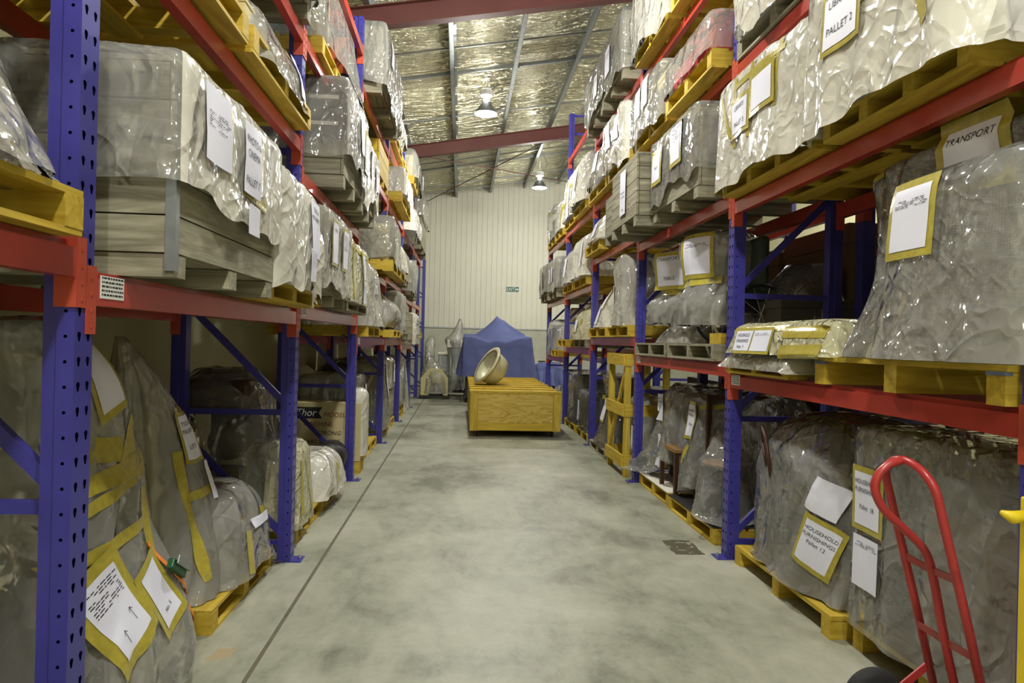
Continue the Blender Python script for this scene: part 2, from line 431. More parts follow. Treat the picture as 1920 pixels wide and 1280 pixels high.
def wrap_geo(w, d, h, seed, r=.06, amp=.02, freq=3.0, taper=(1, 1), lean=(0, 0), ragged=.0, flare=0, cell=.05, dome=0, bottom=False, folds=.0):
    nx, ny, nz = (max(4, min(44, int(s/cell))) for s in (w, d, h))
    P, F = lattice_box(nx, ny, nz, bottom)
    p = P*np.array([w, d, h]) - np.array([w/2, 0, 0])
    r = min(r, w*.45, d*.45, h*.45)
    lo = np.array([-w/2+r, r, -1e3]); hi = np.array([w/2-r, d-r, h-r])
    c = np.clip(p, lo, hi); dv = p-c; L = np.linalg.norm(dv, axis=1, keepdims=True); L[L == 0] = 1
    nrm = dv/L; p = c+nrm*r
    t = np.clip(p[:, 2]/h, 0, 1)
    s = (1+(taper[0]-1)*t); s2 = (1+(taper[1]-1)*t)
    s = s+flare*(1-t)**3; s2 = s2+flare*(1-t)**3
    p[:, 0] *= s; p[:, 1] = d/2+(p[:, 1]-d/2)*s2
    p[:, 0] += lean[0]*t; p[:, 1] += lean[1]*t
    q = crumple(p, seed, freq)
    p += nrm*(q*amp)[:, None]
    if folds:
        rs = np.random.RandomState(seed+5); per = p[:, 0]*nrm[:, 1]*1.0 + p[:, 1]*nrm[:, 0]
        fo = sum(np.sin(per*k*9+rs.rand()*6) for k in (1, 1.7, 2.6))/3
        p += nrm*(fo*folds*(1-t))[:, None]
    if dome: p[:, 2] += dome*np.sin(PI*np.clip(p[:, 0]/w+.5, 0, 1))*np.sin(PI*np.clip(p[:, 1]/d, 0, 1))*(t > .6)
    if ragged:
        rs = np.random.RandomState(seed+9)
        low = P[:, 2] == 0
        hem = .45*np.sin(p[low, 0]*4+rs.rand()*6)+.3*np.sin(p[low, 0]*9+p[low, 1]*7+rs.rand()*6)+.25*np.sin(p[low, 0]*17+rs.rand()*6)-.35
        p[low, 2] += ragged*hem*np.where(hem < 0, np.clip(1.3-p[low, 1]/d*4, 0, 1), 1)
    return p, F

def loft_geo(rings, n=56, seed=0, folds=.05, nf=(5, 9, 14), sq=2.0, apex=True, sub=4, amp=.0, freq=3):
    """rings (z, cx, cy, rx, ry) from the hem up; folds grow towards the hem"""
    rs = np.random.RandomState(seed); ph = rs.rand(len(nf))*6
    R = np.array(rings, float); m = len(R)
    tt = np.linspace(0, m-1, (m-1)*sub+1); out = np.empty((len(tt), R.shape[1]))
    for c in range(R.shape[1]):
        y = R[:, c]; e = np.concatenate([[2*y[0]-y[1]], y, [2*y[-1]-y[-2]]])
        for a, t in enumerate(tt):
            i = min(int(t), m-2); u = t-i; p0, p1, p2, p3 = e[i:i+4]
            out[a, c] = .5*((2*p1)+(-p0+p2)*u+(2*p0-5*p1+4*p2-p3)*u*u+(-p0+3*p1-3*p2+p3)*u**3)
    th = np.linspace(0, 2*PI, n, endpoint=False); V = []; F = []
    cth, sth = np.cos(th), np.sin(th)
    sx = np.sign(cth)*np.abs(cth)**(2/sq); sy = np.sign(sth)*np.abs(sth)**(2/sq)
    for a, (z, cx, cy, rx, ry) in enumerate(out):
        k = 1-a/(len(out)-1)
        tw = .5*math.sin(seed+2.5*k)
        f = 1+folds*(.35+.65*k)*sum(np.abs(np.sin(q*.5*(th+tw)+ph[i]))*1.6-1 for i, q in enumerate(nf))/len(nf)*1.6
        V += list(zip(cx+rx*sx*f, cy+ry*sy*f, np.full(n, z)))
        if a:
            b0 = (a-1)*n; b1 = a*n
            F += [(b0+j, b0+(j+1) % n, b1+(j+1) % n, b1+j) for j in range(n)]
    if apex: F.append(tuple((len(out)-1)*n+j for j in range(n)))
    V = np.array(V)
    if amp: V = V + crumple(V, seed+3, freq)[:, None]*amp*np.array([.7, .7, .5])
    return V, F

# --- a sheet dropped over things (position based cloth)
def drape_geo(cx, cy, sx, sy, solids, floor, ztop, seed=0, cell=.06, steps=75, iters=5, pins=(), rot=0.0, margin=.02, wind=0, up=2):
    nx = int(sx/cell)+1; ny = int(sy/cell)+1
    u = np.linspace(-sx/2, sx/2, nx); v = np.linspace(-sy/2, sy/2, ny)
    X = np.empty((nx, ny, 3)); cr, sr = math.cos(rot), math.sin(rot)
    U, W = np.meshgrid(u, v, indexing='ij')
    X[..., 0] = cx+U*cr-W*sr; X[..., 1] = cy+U*sr+W*cr
    rs = np.random.RandomState(seed)
    X[..., 2] = ztop+.03+.01*rs.rand(nx, ny)
    X[..., :2] += .004*rs.normal(size=(nx, ny, 2))
    prev = X.copy(); hx = u[1]-u[0]; hy = v[1]-v[0]; dg = math.hypot(hx, hy)
    pinl = []
    for (px, py, pz) in pins:
        d = (X[..., 0]-px)**2+(X[..., 1]-py)**2; i, j = np.unravel_index(d.argmin(), d.shape); pinl.append((i, j, (px, py, pz)))
    S = slice
    cons = []
    for o in (0, 1):
        cons.append(((S(o, nx-1, 2), S(None)), (S(o+1, nx, 2), S(None)), hx, 1))
        cons.append(((S(None), S(o, ny-1, 2)), (S(None), S(o+1, ny, 2)), hy, 1))
    for o in (0, 1):
        cons.append(((S(o, nx-1, 2), S(0, ny-1)), (S(o+1, nx, 2), S(1, ny)), dg, .5))
        cons.append(((S(o, nx-1, 2), S(1, ny)), (S(o+1, nx, 2), S(0, ny-1)), dg, .5))
    for o in (0, 1, 2, 3):
        cons.append(((S(o, nx-2, 4), S(None)), (S(o+2, nx, 4), S(None)), 2*hx, .12))
        cons.append(((S(None), S(o, ny-2, 4)), (S(None), S(o+2, ny, 4)), 2*hy, .12))
    g = 9.8*(1/45)**2
    for st in range(steps):
        vel = (X-prev)*.965; prev = X.copy(); X = X+vel; X[..., 2] -= g
        for it in range(iters):
            for a, b, L, k in cons:
                A = X[a]; B = X[b]
                n0 = min(A.shape[0], B.shape[0]); n1 = min(A.shape[1], B.shape[1]); A = A[:n0, :n1]; B = B[:n0, :n1]
                d = B-A; l = np.sqrt((d*d).sum(-1))+1e-9
                c = (l-L)/l*.5*k
                if k < .3: c = np.minimum(c, 0)
                d *= c[..., None]; A += d; B -= d
            for i, j, p in pinl: X[i, j] = p
            if it % 2 and it != iters-1: continue
            for s in solids:
                if s[0] == 'box':
                    x0, x1, y0, y1, z0, z1 = s[1:]; mm = margin
                    ins = (X[..., 0] > x0-mm) & (X[..., 0] < x1+mm) & (X[..., 1] > y0-mm) & (X[..., 1] < y1+mm) & (X[..., 2] < z1+mm) & (X[..., 2] > z0)
                    if not ins.any(): continue
                    q = X[ins]
                    D = np.stack([q[:, 0]-(x0-mm), (x1+mm)-q[:, 0], q[:, 1]-(y0-mm), (y1+mm)-q[:, 1], (z1+mm)-q[:, 2]], 1)
                    k = D.argmin(1)
                    q[k == 0, 0] = x0-mm; q[k == 1, 0] = x1+mm; q[k == 2, 1] = y0-mm; q[k == 3, 1] = y1+mm; q[k == 4, 2] = z1+mm
                    X[ins] = q; pr = prev[ins]; prev[ins] = pr+(q-pr)*.6
                elif s[0] == 'cyl':
                    x, y, r, z0, z1 = s[1:]; r = r+margin
                    dx = X[..., 0]-x; dy = X[..., 1]-y; rr = np.sqrt(dx*dx+dy*dy)+1e-9
                    ins = (rr < r) & (X[..., 2] < z1+margin) & (X[..., 2] > z0)
                    if not ins.any(): continue
                    q = X[ins]; top = (z1+margin-q[:, 2]) < (r-rr[ins])
                    side = ~top; q[top, 2] = z1+margin
                    sc = r/rr[ins][side]; q[side, 0] = x+dx[ins][side]*sc; q[side, 1] = y+dy[ins][side]*sc
                    X[ins] = q; pr = prev[ins]; prev[ins] = pr+(q-pr)*.6
                elif s[0] == 'sph':
                    cxx, r = np.array(s[1:4]), s[4]+margin
                    d = X-cxx; rr = np.sqrt((d*d).sum(-1)); ins = rr < r
                    if not ins.any(): continue
                    X[ins] = cxx+d[ins]*(r/(rr[ins]+1e-9))[:, None]; pr = prev[ins]; prev[ins] = pr+(X[ins]-pr)*.6
            lowm = X[..., 2] < floor+.008
            X[..., 2] = np.maximum(X[..., 2], floor+.008)
            prev[lowm] = prev[lowm]+(X[lowm]-prev[lowm])*.7
    # smooth upsampling
    def cat(A):
        n = A.shape[0]; E = np.concatenate([2*A[:1]-A[1:2], A, 2*A[-1:]-A[-2:-1]], 0)
        O = np.empty((2*n-1,)+A.shape[1:]); O[0::2] = A
        O[1::2] = (-E[0:n-1]+9*E[1:n]+9*E[2:n+1]-E[3:n+2])/16
        return O
    if up > 1: X = cat(X); X = cat(X.transpose(1, 0, 2)).transpose(1, 0, 2)
    nx, ny = X.shape[:2]
    I = np.arange(nx*ny).reshape(nx, ny)
    F = np.stack([I[:-1, :-1], I[1:, :-1], I[1:, 1:], I[:-1, 1:]], -1).reshape(-1, 4)
    return X.reshape(-1, 3), F

# ------------------------------------------------------------------ writing
_txt = {}
def text_geo(body):
    if body not in _txt:
        cu = bpy.data.curves.new('t', 'FONT'); cu.body = body; cu.size = 1; cu.align_x = 'CENTER'; cu.resolution_u = 3
        o = bpy.data.objects.new('t', cu); C.objects.link(o)
        dg = bpy.context.evaluated_depsgraph_get(); me = bpy.data.meshes.new_from_object(o.evaluated_get(dg))
        _txt[body] = ([(v.co.x, v.co.y) for v in me.vertices], [tuple(p.vertices) for p in me.polygons])
        bpy.data.objects.remove(o); bpy.data.curves.remove(cu); bpy.data.meshes.remove(me)
    return _txt[body]

def flat(y): return lambda x, z: y
def surf_of(v, f, from_back=False):
    t = BVHTree.FromPolygons([tuple(map(float, p)) for p in v], [tuple(map(int, q)) for q in f])
    def s(x, z):
        h = t.ray_cast(Vector((x, -4, z)), Vector((0, 1, 0)))
        return h[0].y if h[0] else None
    return s

class Decal:
    """a small sheet lying on a front surface y = surf(x, z)"""
    def __init__(s, surf, cx, cz, w, h, rot=0, n=7):
        s.cx, s.cz, s.w, s.h, s.n = cx, cz, w, h, n; s.c, s.s = math.cos(rot), math.sin(rot)
        G = np.full((n, n), np.nan)
        for i in range(n):
            for j in range(n):
                x, z = s.xz((i/(n-1)-.5)*w, (j/(n-1)-.5)*h); y = surf(x, z)
                if y is not None: G[i, j] = y
        med = np.nanmedian(G) if not np.isnan(G).all() else 0
        G[np.isnan(G)] = med
        # a stiff sheet bridges small creases: keep in front of them
        for _ in range(4):
            K = np.pad(G, 1, mode='edge'); A = (K[:-2, 1:-1]+K[2:, 1:-1]+K[1:-1, :-2]+K[1:-1, 2:])/4
            G = np.minimum(G, .5*A+.5*G)
        s.G = G
    def xz(s, u, v): return s.cx+u*s.c-v*s.s, s.cz+u*s.s+v*s.c
    def y(s, u, v):
        n = s.n; a = min(max((u/s.w+.5)*(n-1), 0), n-1.001); b = min(max((v/s.h+.5)*(n-1), 0), n-1.001)
        i, j = int(a), int(b); a -= i; b -= j
        return (s.G[i, j]*(1-a)+s.G[i+1, j]*a)*(1-b)+(s.G[i, j+1]*(1-a)+s.G[i+1, j+1]*a)*b
    def pt(s, u, v, off):
        x, z = s.xz(u, v); return (x, s.y(u, v)-off, z)
    def sheet(s, name, mat, parent, off, w=None, h=None, label=None):
        w = w or s.w; h = h or s.h; n = 19 if min(w, h) > .1 else s.n
        v = [s.pt((i/(n-1)-.5)*w, (j/(n-1)-.5)*h, off) for i in range(n) for j in range(n)]
        f = [(i*n+j, (i+1)*n+j, (i+1)*n+j+1, i*n+j+1) for i in range(n-1) for j in range(n-1)]
        o = npmesh(name, v, f, mat, parent)
        if label: o['label'] = label
        return o

def paper(parent, surf, cx, cz, w, h, lines=(), size=.04, rot=0, tape=.0, off=.011, lead=1.25, top=.12, rows=0, mat='paper', seed=1, tmat='tape', arrows=()):
    """a taped sheet of paper with its printing; rows = lines of small print under the text"""
    if tape:
        d2 = Decal(surf, cx, cz, w+2*tape, h+2*tape, rot)
        d2.sheet('tape', tmat, parent, off)
        base = d2
    else: base = Decal(surf, cx, cz, w, h, rot)
    n = 19
    v = [base.pt((i/(n-1)-.5)*w, (j/(n-1)-.5)*h, off+.0025) for i in range(n) for j in range(n)]
    f = [(i*n+j, (i+1)*n+j, (i+1)*n+j+1, i*n+j+1) for i in range(n-1) for j in range(n-1)]
    p = npmesh('paper_label', v, f, mat, parent)
    if lines: p['label'] = 'white sheet printed ' + ' '.join(l for l in lines if l and not l.startswith('~'))
    vs, fs = [], []
    z = h/2-h*top-size*.8
    for ln in lines:
        if ln:
            tv, tf = text_geo(ln)
            xs = [q[0] for q in tv]; wid = (max(xs)-min(xs))*size if xs else 1
            k = min(1, .92*w/wid) if wid else 1
            b = len(vs)
            vs += [base.pt(x*size*k, z+y*size, off+.0045) for x, y in tv]; fs += [tuple(i+b for i in q) for q in tf]
        z -= size*lead
    if rows:
        rs = random.Random(seed); z -= size*.2
        for r in range(rows):
            x = -w*.4
            while x < w*.36:
                L = rs.uniform(.03, .13)*w; b = len(vs)
                if rs.random() < .72:
                    vs += [base.pt(x+a*L, z+c*h*.012, off+.005) for a, c in ((0, 0), (1, 0), (1, 1), (0, 1))]; fs.append((b, b+1, b+2, b+3))
                x += L+w*.03
            z -= h*.035
            if z < -h*.44: break
    for u, q in arrows:
        for (a0, b0), (a1, b1) in (((0, -.03), (0, .03)), ((0, .03), (-.012, .014)), ((0, .03), (.012, .014))):
            L = math.hypot(a1-a0, b1-b0); nx, ny = -(b1-b0)/L*.0012, (a1-a0)/L*.0012; b = len(vs)
            vs += [base.pt(u+x, q+y, off+.0045) for x, y in ((a0-nx, b0-ny), (a1-nx, b1-ny), (a1+nx, b1+ny), (a0+nx, b0+ny))]; fs.append((b, b+1, b+2, b+3))
    if vs: npmesh('printed_text', vs, fs, 'ink', p, smooth=False)
    return p

def strip(parent, surf, a, b, w=.05, off=.004, mat='tape', n=14, name='tape'):
    """a strip of tape from a to b (x, z) following the surface"""
    ax, az = a; bx, bz = b; L = math.hypot(bx-ax, bz-az); rot = math.atan2(bz-az, bx-ax)
    d = Decal(surf, (ax+bx)/2, (az+bz)/2, L, w, rot, n=max(7, min(24, int(L/.05))))
    return d.sheet(name, mat, parent, off)
EXPOSURE = 0.42
# ------------------------------------------------------------------ the building
XW0, XW1, YW0, YW1 = -2.42, 9.0, -5.0, 22.3
def roof_z(x): return 6.245+.173*x          # underside of the purlins
b = MB()
b.box(XW0, -.960, YW0, YW1, -.12, 0).box(-.938, XW1, YW0, YW1, -.12, 0)
struct('floor', b, 'floor', label='grey sealed concrete floor with one saw cut joint')
struct('floor_joint', MB().box(-.960, -.938, YW0, YW1, -.12, -.006), 'sealant', label='dark sealed saw cut in the concrete floor')
# ribbed sheeting above a concrete dado
def ribbed(x0, x1, y, z0, zf, sgn):
    b = MB(); p = .167; x = x0
    while x < x1-1e-6:
        xe = min(x+p, x1)
        prof = [(x, 0), (x+.012, .012), (x+.03, .012), (x+.042, 0), (xe, 0)]
        prof = [(min(a, xe), o) for a, o in prof]
        n = len(prof); vs = [(a, y-sgn*o, z0) for a, o in prof]+[(a, y-sgn*o, zf(a)) for a, o in prof]
        b.add(vs, [(i, i+1, i+1+n, i+n) for i in range(n-1)])
        x += p
    return b
struct('wall_far', ribbed(XW0, XW1, YW1-.05, 1.98, lambda x: roof_z(x)+.3, 1), 'clad', label='cream ribbed metal wall at the end of the aisle')
struct('wall_far_dado', MB().box(XW0, XW1, YW1-.06, YW1+.12, 0, 1.96), 'dado', label='grey precast concrete base of the end wall')
struct('trim_1', MB().box(XW0, XW1, YW1-.085, YW1-.045, 1.95, 1.985), 'galv', label='flashing between concrete and sheeting')
struct('wall_left', MB().box(XW0-.1, XW0, YW0, YW1, 0, roof_z(XW0)+.25), 'creamwall')
struct('wall_right', MB().box(XW1, XW1+.1, YW0, YW1, 0, roof_z(XW1)+.25), 'creamwall')
struct('wall_near', MB().box(XW0, XW1, YW0-.1, YW0, 0, 8.1), 'clad')
b = MB(); z0, z1 = roof_z(XW0)+.2, roof_z(XW1)+.2
nx, ny = 46, 90
vs = [(XW0+(XW1-XW0)*i/nx, YW0+(YW1-YW0)*j/ny, z0+(z1-z0)*i/nx-.012*math.sin(j*1.9)*math.sin(i*.9)) for i in range(nx+1) for j in range(ny+1)]
b.add(vs, [(i*(ny+1)+j, (i+1)*(ny+1)+j, (i+1)*(ny+1)+j+1, i*(ny+1)+j+1) for i in range(nx) for j in range(ny)])
struct('ceiling', b, 'foil', True, 'silver foil roof lining')
th = math.atan(.173)
def on_slope(x, y, dz=0): return Matrix.Translation((x, y, roof_z(x)+dz)) @ Matrix.Rotation(-th, 4, 'Y')
# purlins: galvanised zed sections along the aisle
for k in range(-1, 9):
    x = -.23+1.1*k
    if x < XW0+.1: continue
    b = MB(); m = on_slope(x, 0)
    b.box(-.004, .004, YW0, YW1-.05, 0, .2, m); b.box(-.07, .004, YW0, YW1-.05, 0, .006, m); b.box(-.07, -.064, YW0, YW1-.05, 0, .02, m)
    b.box(0, .07, YW0, YW1-.05, .194, .2, m)
    struct('roof_purlin', b, 'galv', label='galvanised roof purlin running along the building')
for y in (-3.7, 2.8, 9.3, 15.9):
    b = MB(); L = (XW1-XW0)/math.cos(th)
    m = on_slope(XW0, y)
    b.box(0, L, -.075, .075, -.012, 0, m).box(0, L, -.075, .075, -.29, -.278, m).box(0, L, -.005, .005, -.28, -.01, m)
    struct('roof_rafter', b, 'rafter', label='red oxide steel rafter crossing under the purlins')
for y, sz in ((11.05, .028), (12.2, .06), (14.45, .028), (17.9, .028), (18.7, .05), (20.6, .028), (21.5, .03), (6.1, .06), (4.5, .028), (7.5, .028), (0, .06)):
    b = MB(); m = on_slope(XW0, y, .06 if sz < .05 else .09)
    b.box(.5, (XW1-XW0)/math.cos(th), -sz*.3, sz*.3, 0, sz, m)
    for k in range(0, 8):
        xx = (-.23+1.1*k-XW0)/math.cos(th)
        if sz > .05: b.box(xx+.005, xx+.05, -.035, .035, -.03, sz+.03, m)
    struct('roof_bridging', b, 'galv', label='slim steel bridging bar between purlins')
struct('roof_brace', MB().tube([(-1.2, 21.8, roof_z(-1.2)-.1), (2.2, 16.2, roof_z(2.2)-.1)], .012, 6).tube([(-1.3, 16.2, roof_z(-1.3)-.1), (3.4, 21.8, roof_z(3.4)-.1)], .012, 6), 'rafter')

# ------------------------------------------------------------------ pallet racking
KEY = [(0, .015), (.008, .0125), (.0095, .004), (.006, -.006), (.0042, -.0145), (-.0042, -.0145), (-.006, -.006), (-.0095, .004), (-.008, .0125)]
RND = [(.0055*math.sin(2*PI*i/9), .0055*math.cos(2*PI*i/9)) for i in range(9)]
def holed(b, cx, w, z0, pitch, n, shape, place):
    """strip of cells with a hole in each"""
    for k in range(n):
        zc = z0+pitch*(k+.5); hw, hh = w/2, pitch/2
        rim = [(0, hh), (hw, hh), (hw, .2*hh), (hw, -.4*hh), (hw, -hh), (-hw, -hh), (-hw, -.4*hh), (-hw, .2*hh), (-hw, hh)]
        vs = [place(cx+x, zc+z) for x, z in rim]+[place(cx+x, zc+z) for x, z in shape]
        b.add(vs, [(i, (i+1) % 9, (i+1) % 9+9, i+9) for i in range(9)])
def post_mesh(H, holes=True):
    b = MB(); P = .0762; n = int(H/P); top = n*P
    if holes:
        for cx in (-.025, .025): holed(b, cx, .05, 0, P, n, KEY, lambda x, z: (x, 0, z))
        for s in (-1, 1): holed(b, .026, .052, 0, P, n, RND, lambda x, z, s=s: (s*.05, x, z))
    else:
        b.add([(-.05, 0, 0), (.05, 0, 0), (.05, 0, top), (-.05, 0, top)], [(0, 1, 2, 3)])
        for s in (-1, 1): b.add([(s*.05, 0, 0), (s*.05, .052, 0), (s*.05, .052, top), (s*.05, 0, top)], [(0, 1, 2, 3)])
    for s in (-1, 1):
        q = [(s*.05, .052), (s*.042, .055), (s*.042, .095), (s*.02, .095)]
        for (x0, y0), (x1, y1) in zip(q, q[1:]): b.add([(x0, y0, 0), (x1, y1, 0), (x1, y1, top), (x0, y0, top)], [(0, 1, 2, 3)])
    b.add([(-.02, .095, 0), (.02, .095, 0), (.02, .095, top), (-.02, .095, top)], [(0, 1, 2, 3)])
    b.add([(-.05, 0, top), (.05, 0, top), (.05, .052, top), (.042, .095, top), (-.042, .095, top), (-.05, .052, top)], [(0, 1, 2, 3, 4, 5)])
    return b.mesh('post', 'blue')
_post = {}
def get_post(H, holes):
    k = (round(H, 2), holes)
    if k not in _post: _post[k] = post_mesh(H, holes)
    return _post[k]
def dashes(x0, x1, y, z0, z1, rows, seed=1):
    b = MB(); rs = random.Random(seed)
    for r in range(rows):
        z = z1-(z1-z0)*(r+.7)/(rows+.4); x = x0+.006
        while x < x1-.012:
            L = min(rs.uniform(.006, .02), x1-.006-x); b.add([(x, y, z), (x+L, y, z), (x+L, y, z+.006), (x, y, z+.006)], [(0, 1, 2, 3)]); x += L+.004
    return b

def rack(side, XF, frames, levels, label, DEPTH=.84, fholes=True, sticker=True, nostick=()):
    """frames = [(far edge y, height)], levels[bay] = beam top heights"""
    sg = -1 if side == 'L' else 1; rz = PI/2 if side == 'L' else -PI/2
    root = thing('pallet_rack', label, 'rack', (XF, frames[0][0]-.05, 0), rz)
    y00 = frames[0][0]-.05
    lx = (lambda y: y-y00) if side == 'L' else (lambda y: y00-y)     # local x of a world y
    for yf, H in frames:
        x = lx(yf-.05)
        fr = bpy.data.objects.new('upright_frame', None); C.objects.link(fr); fr.parent = root; fr.location = (x, 0, 0)
        link('post', get_post(H, fholes), fr)
        link('post', get_post(H, False), fr, (0, DEPTH, 0), (0, 0, PI))
        z = .12
        while z < H-.1:
            part('brace', MB().box(-.015, .015, .09, DEPTH-.09, z-.02, z+.02), 'blue', fr); z += .92
        part('brace', MB().box(-.015, .015, .09, DEPTH-.09, H-.08, H-.04), 'blue', fr)
        k = 0
        while .2+.92*k+.66 < H:
            z = .2+.92*k
            part('brace', MB().bar((0, .09, z), (0, DEPTH-.09, z+.66), .03, .045), 'blue', fr); k += 1
        for yy, s in ((0, 1), (DEPTH, -1)):
            bp = part('base_plate', MB().box(-.065, .065, yy-s*.075, yy+s*.1, 0, .008), 'blue', fr)
            part('bolt', MB().lathe([(.012, .008), (.012, .022), (.006, .024), (.006, .036)], 8, Matrix.Translation((0, yy-s*.05, 0))), 'galv', bp)
    for i, zs in enumerate(levels):
        if zs is None: continue
        a, c = sorted((lx(frames[i][0]), lx(frames[i+1][0]-.1)))
        for j, zt in enumerate(zs):
            for rear in (0, 1):
                yy = DEPTH if rear else 0; s = -1 if rear else 1
                prof = [(0, zt-.11), (.05, zt-.11), (.05, zt), (.022, zt), (.022, zt-.022), (0, zt-.022)]
                bb = MB(); bb.add([(a, yy+s*(p-.004), z) for p, z in prof]+[(c, yy+s*(p-.004), z) for p, z in prof],
                                  [tuple(range(6)), tuple(range(11, 5, -1))]+[(q, q+6, (q+1) % 6+6, (q+1) % 6) for q in range(6)])
                bm = part('load_beam', bb, 'red', root)
                for xe, d in ((a, -1), (c, 1)):
                    cb = MB(); x0, x1 = sorted((xe, xe+d*.047))
                    cb.box(x0, x1, *sorted((yy-s*.006, yy-s*.001)), zt-.2, zt+.012)
                    x0, x1 = sorted((xe-d*.006, xe-d*.0005))
                    cb.box(x0, x1, *sorted((yy-s*.006, yy+s*.06)), zt-.2, zt+.012)
                    for q in range(4):
                        cb.box(xe+d*.022-.004, xe+d*.022+.004, *sorted((yy-s*.009, yy-s*.005)), zt-.18+q*.05, zt-.168+q*.05)
                    part('end_connector', cb, 'orange', bm)
                if not rear and sticker and j == 0 and i not in nostick:
                    xs = a+.03 if True else 0
                    sk = part('load_label', MB().box(xs, xs+.15, -.0065, -.0045, zt-.085, zt-.012), 'signwhite', bm)
                    part('printed_text', dashes(xs, xs+.15, -.0072, zt-.085, zt-.012, 5, i), 'ink', sk)
    return root

B = 2.735
LY = [2.235+B*k for k in range(-1, 8)]
LZ = [[1.85, 2.93], [1.77, 2.975, 3.74], [1.815, 2.77, 3.74, 4.78], [1.59, 2.46, 3.68, 4.40], [1.57, 2.535, 3.715, 4.58], [1.46, 2.43, 3.70, 4.6], [1.60, 2.45, 3.70]]
rack('L', XL, [(y, 5.16 if 2 < y < 17 else 4.1) for y in LY], LZ+[None], 'blue and red pallet racking along the cream side wall')
RY = [2.295+B*k for k in range(0, 6)]
RZ = [[1.385, 2.67, 3.69], [1.46, 2.74, 3.72, 4.65], [1.665, 2.88, 3.70, 4.72], [1.50, 2.505, 3.715, 5.15], [1.29, 2.475, 3.70]]
rack('R', XR, [(y, {0: 5.6, 1: 5.6, 2: 5.64, 3: 6.0, 4: 6.05, 5: 4.2}[i]) for i, y in enumerate(RY)], RZ, 'blue and red pallet racking behind the red hand truck')
rack('R', XR+1.0, [(y, 5.2) for y in RY[:4]], [[1.4, 2.75], [1.4, 2.75], [1.5, 2.75]], 'second row of racking seen in the dark through the first', fholes=False, sticker=False)

# ------------------------------------------------------------------ lamps
def high_bay(x, y, z, label, group=None):
    t = thing('high_bay_lamp', label, 'lamp', (x, y, z), 0, group)
    part('reflector', MB().lathe([(.2, 0), (.205, .01), (.17, .06), (.12, .14), (.075, .2), (.06, .22), (.055, .215), (.07, .195), (.115, .135), (.165, .055), (.195, .012), (.2, 0)], 36, caps=False), 'galv', t, True)
    part('lamp_lens', MB().lathe([(.194, .012), (.15, .004), (.08, 0), (.001, -.002)], 32, caps=False), 'lens', t, True)
    part('neck', MB().lathe([(.05, .22), (.045, .27), (.035, .285), (.035, .33)], 20), 'neck', t, True)
    g = part('gear_housing', MB().lathe([(.09, .315), (.115, .325), (.12, .345), (.12, .41), (.11, .425), (.03, .43)], 8), 'signwhite', t)
    for k in range(3):
        a = k*2*PI/3
        part('bracket', MB().bar((.055*math.cos(a), .055*math.sin(a), .2), (.1*math.cos(a), .1*math.sin(a), .33), .012, .006), 'galv', t)
    top = roof_z(x)+.1-z
    part('hanger', MB().tube([(0, 0, .43), (0, 0, top)], .005, 6), 'galv', t)
    part('cable', MB().tube([(.05, 0, .42), (.16, .05, .5), (.2, .1, top*.55+.2), (.1, .15, top-.02), (-.02, .15, top+.02)], .006, 6), 'dark', t)
    for nm, kind, dz, e, sz in (('lamp_light', 'AREA', -.012, 55, .38), ('lamp_throw', 'POINT', -.10, 110 if y > 17 else 185, .09), ('lamp_uplight', 'POINT', .62, 15, .05)):
        ld = bpy.data.lights.new(nm, kind); ld.energy = e; ld.color = (1, .998, .945)
        if kind == 'AREA': ld.shape = 'DISK'; ld.size = sz; ld.spread = PI
        else: ld.shadow_soft_size = sz
        o = bpy.data.objects.new(nm, ld); C.objects.link(o); o.location = (x, y, z+dz)
high_bay(.34, 12.2, 5.62, 'lit high bay lamp hanging above the aisle, nearer one')
high_bay(2.0, 18.3, 5.72, 'lit high bay lamp hanging near the end wall above the exit sign')
hidden = 'high bay lamps out of the picture'
for x, y in ((.34, 6.1), (.34, .6), (.34, -3.2), (6.2, 15.2), (6.2, 9), (6.2, 3)):
    high_bay(x, y, 5.62+.15*(x > 3), 'lit high bay lamp out of the picture', hidden)

# ------------------------------------------------------------------ camera
cd = bpy.data.cameras.new('camera'); cam = bpy.data.objects.new('camera', cd); C.objects.link(cam)
F_, VPX, VPY, ROLL = 1280.0, 865.0, 637.0, math.radians(1.38)
fw = Vector(((VPX-960)/F_, -(VPY-640)/F_, -1)).normalized()
up = Vector((math.sin(ROLL), math.cos(ROLL), 0)); up = (up-fw*up.dot(fw)).normalized()
rt = fw.cross(up)
cam.matrix_world = Matrix.Translation((0, 0, 1.58)) @ Matrix((rt, fw, up)).to_4x4()
cd.sensor_width = 36; cd.lens = 24; cd.clip_start = .05
S = bpy.context.scene; S.camera = cam
w = bpy.data.worlds.new('world'); S.world = w; w.use_nodes = True
w.node_tree.nodes['Background'].inputs[0].default_value = (.05, .05, .045, 1)
S.view_settings.view_transform = 'Standard'; S.view_settings.look = 'None'; S.view_settings.exposure = EXPOSURE; S.view_settings.gamma = 1
S.view_settings.use_curve_mapping = False
cy = S.cycles
cy.max_bounces = 5; cy.diffuse_bounces = 3; cy.glossy_bounces = 2; cy.transmission_bounces = 2; cy.transparent_max_bounces = 12
cy.adaptive_threshold = .05
cy.caustics_reflective = False; cy.caustics_refractive = False; cy.sample_clamp_indirect = 6
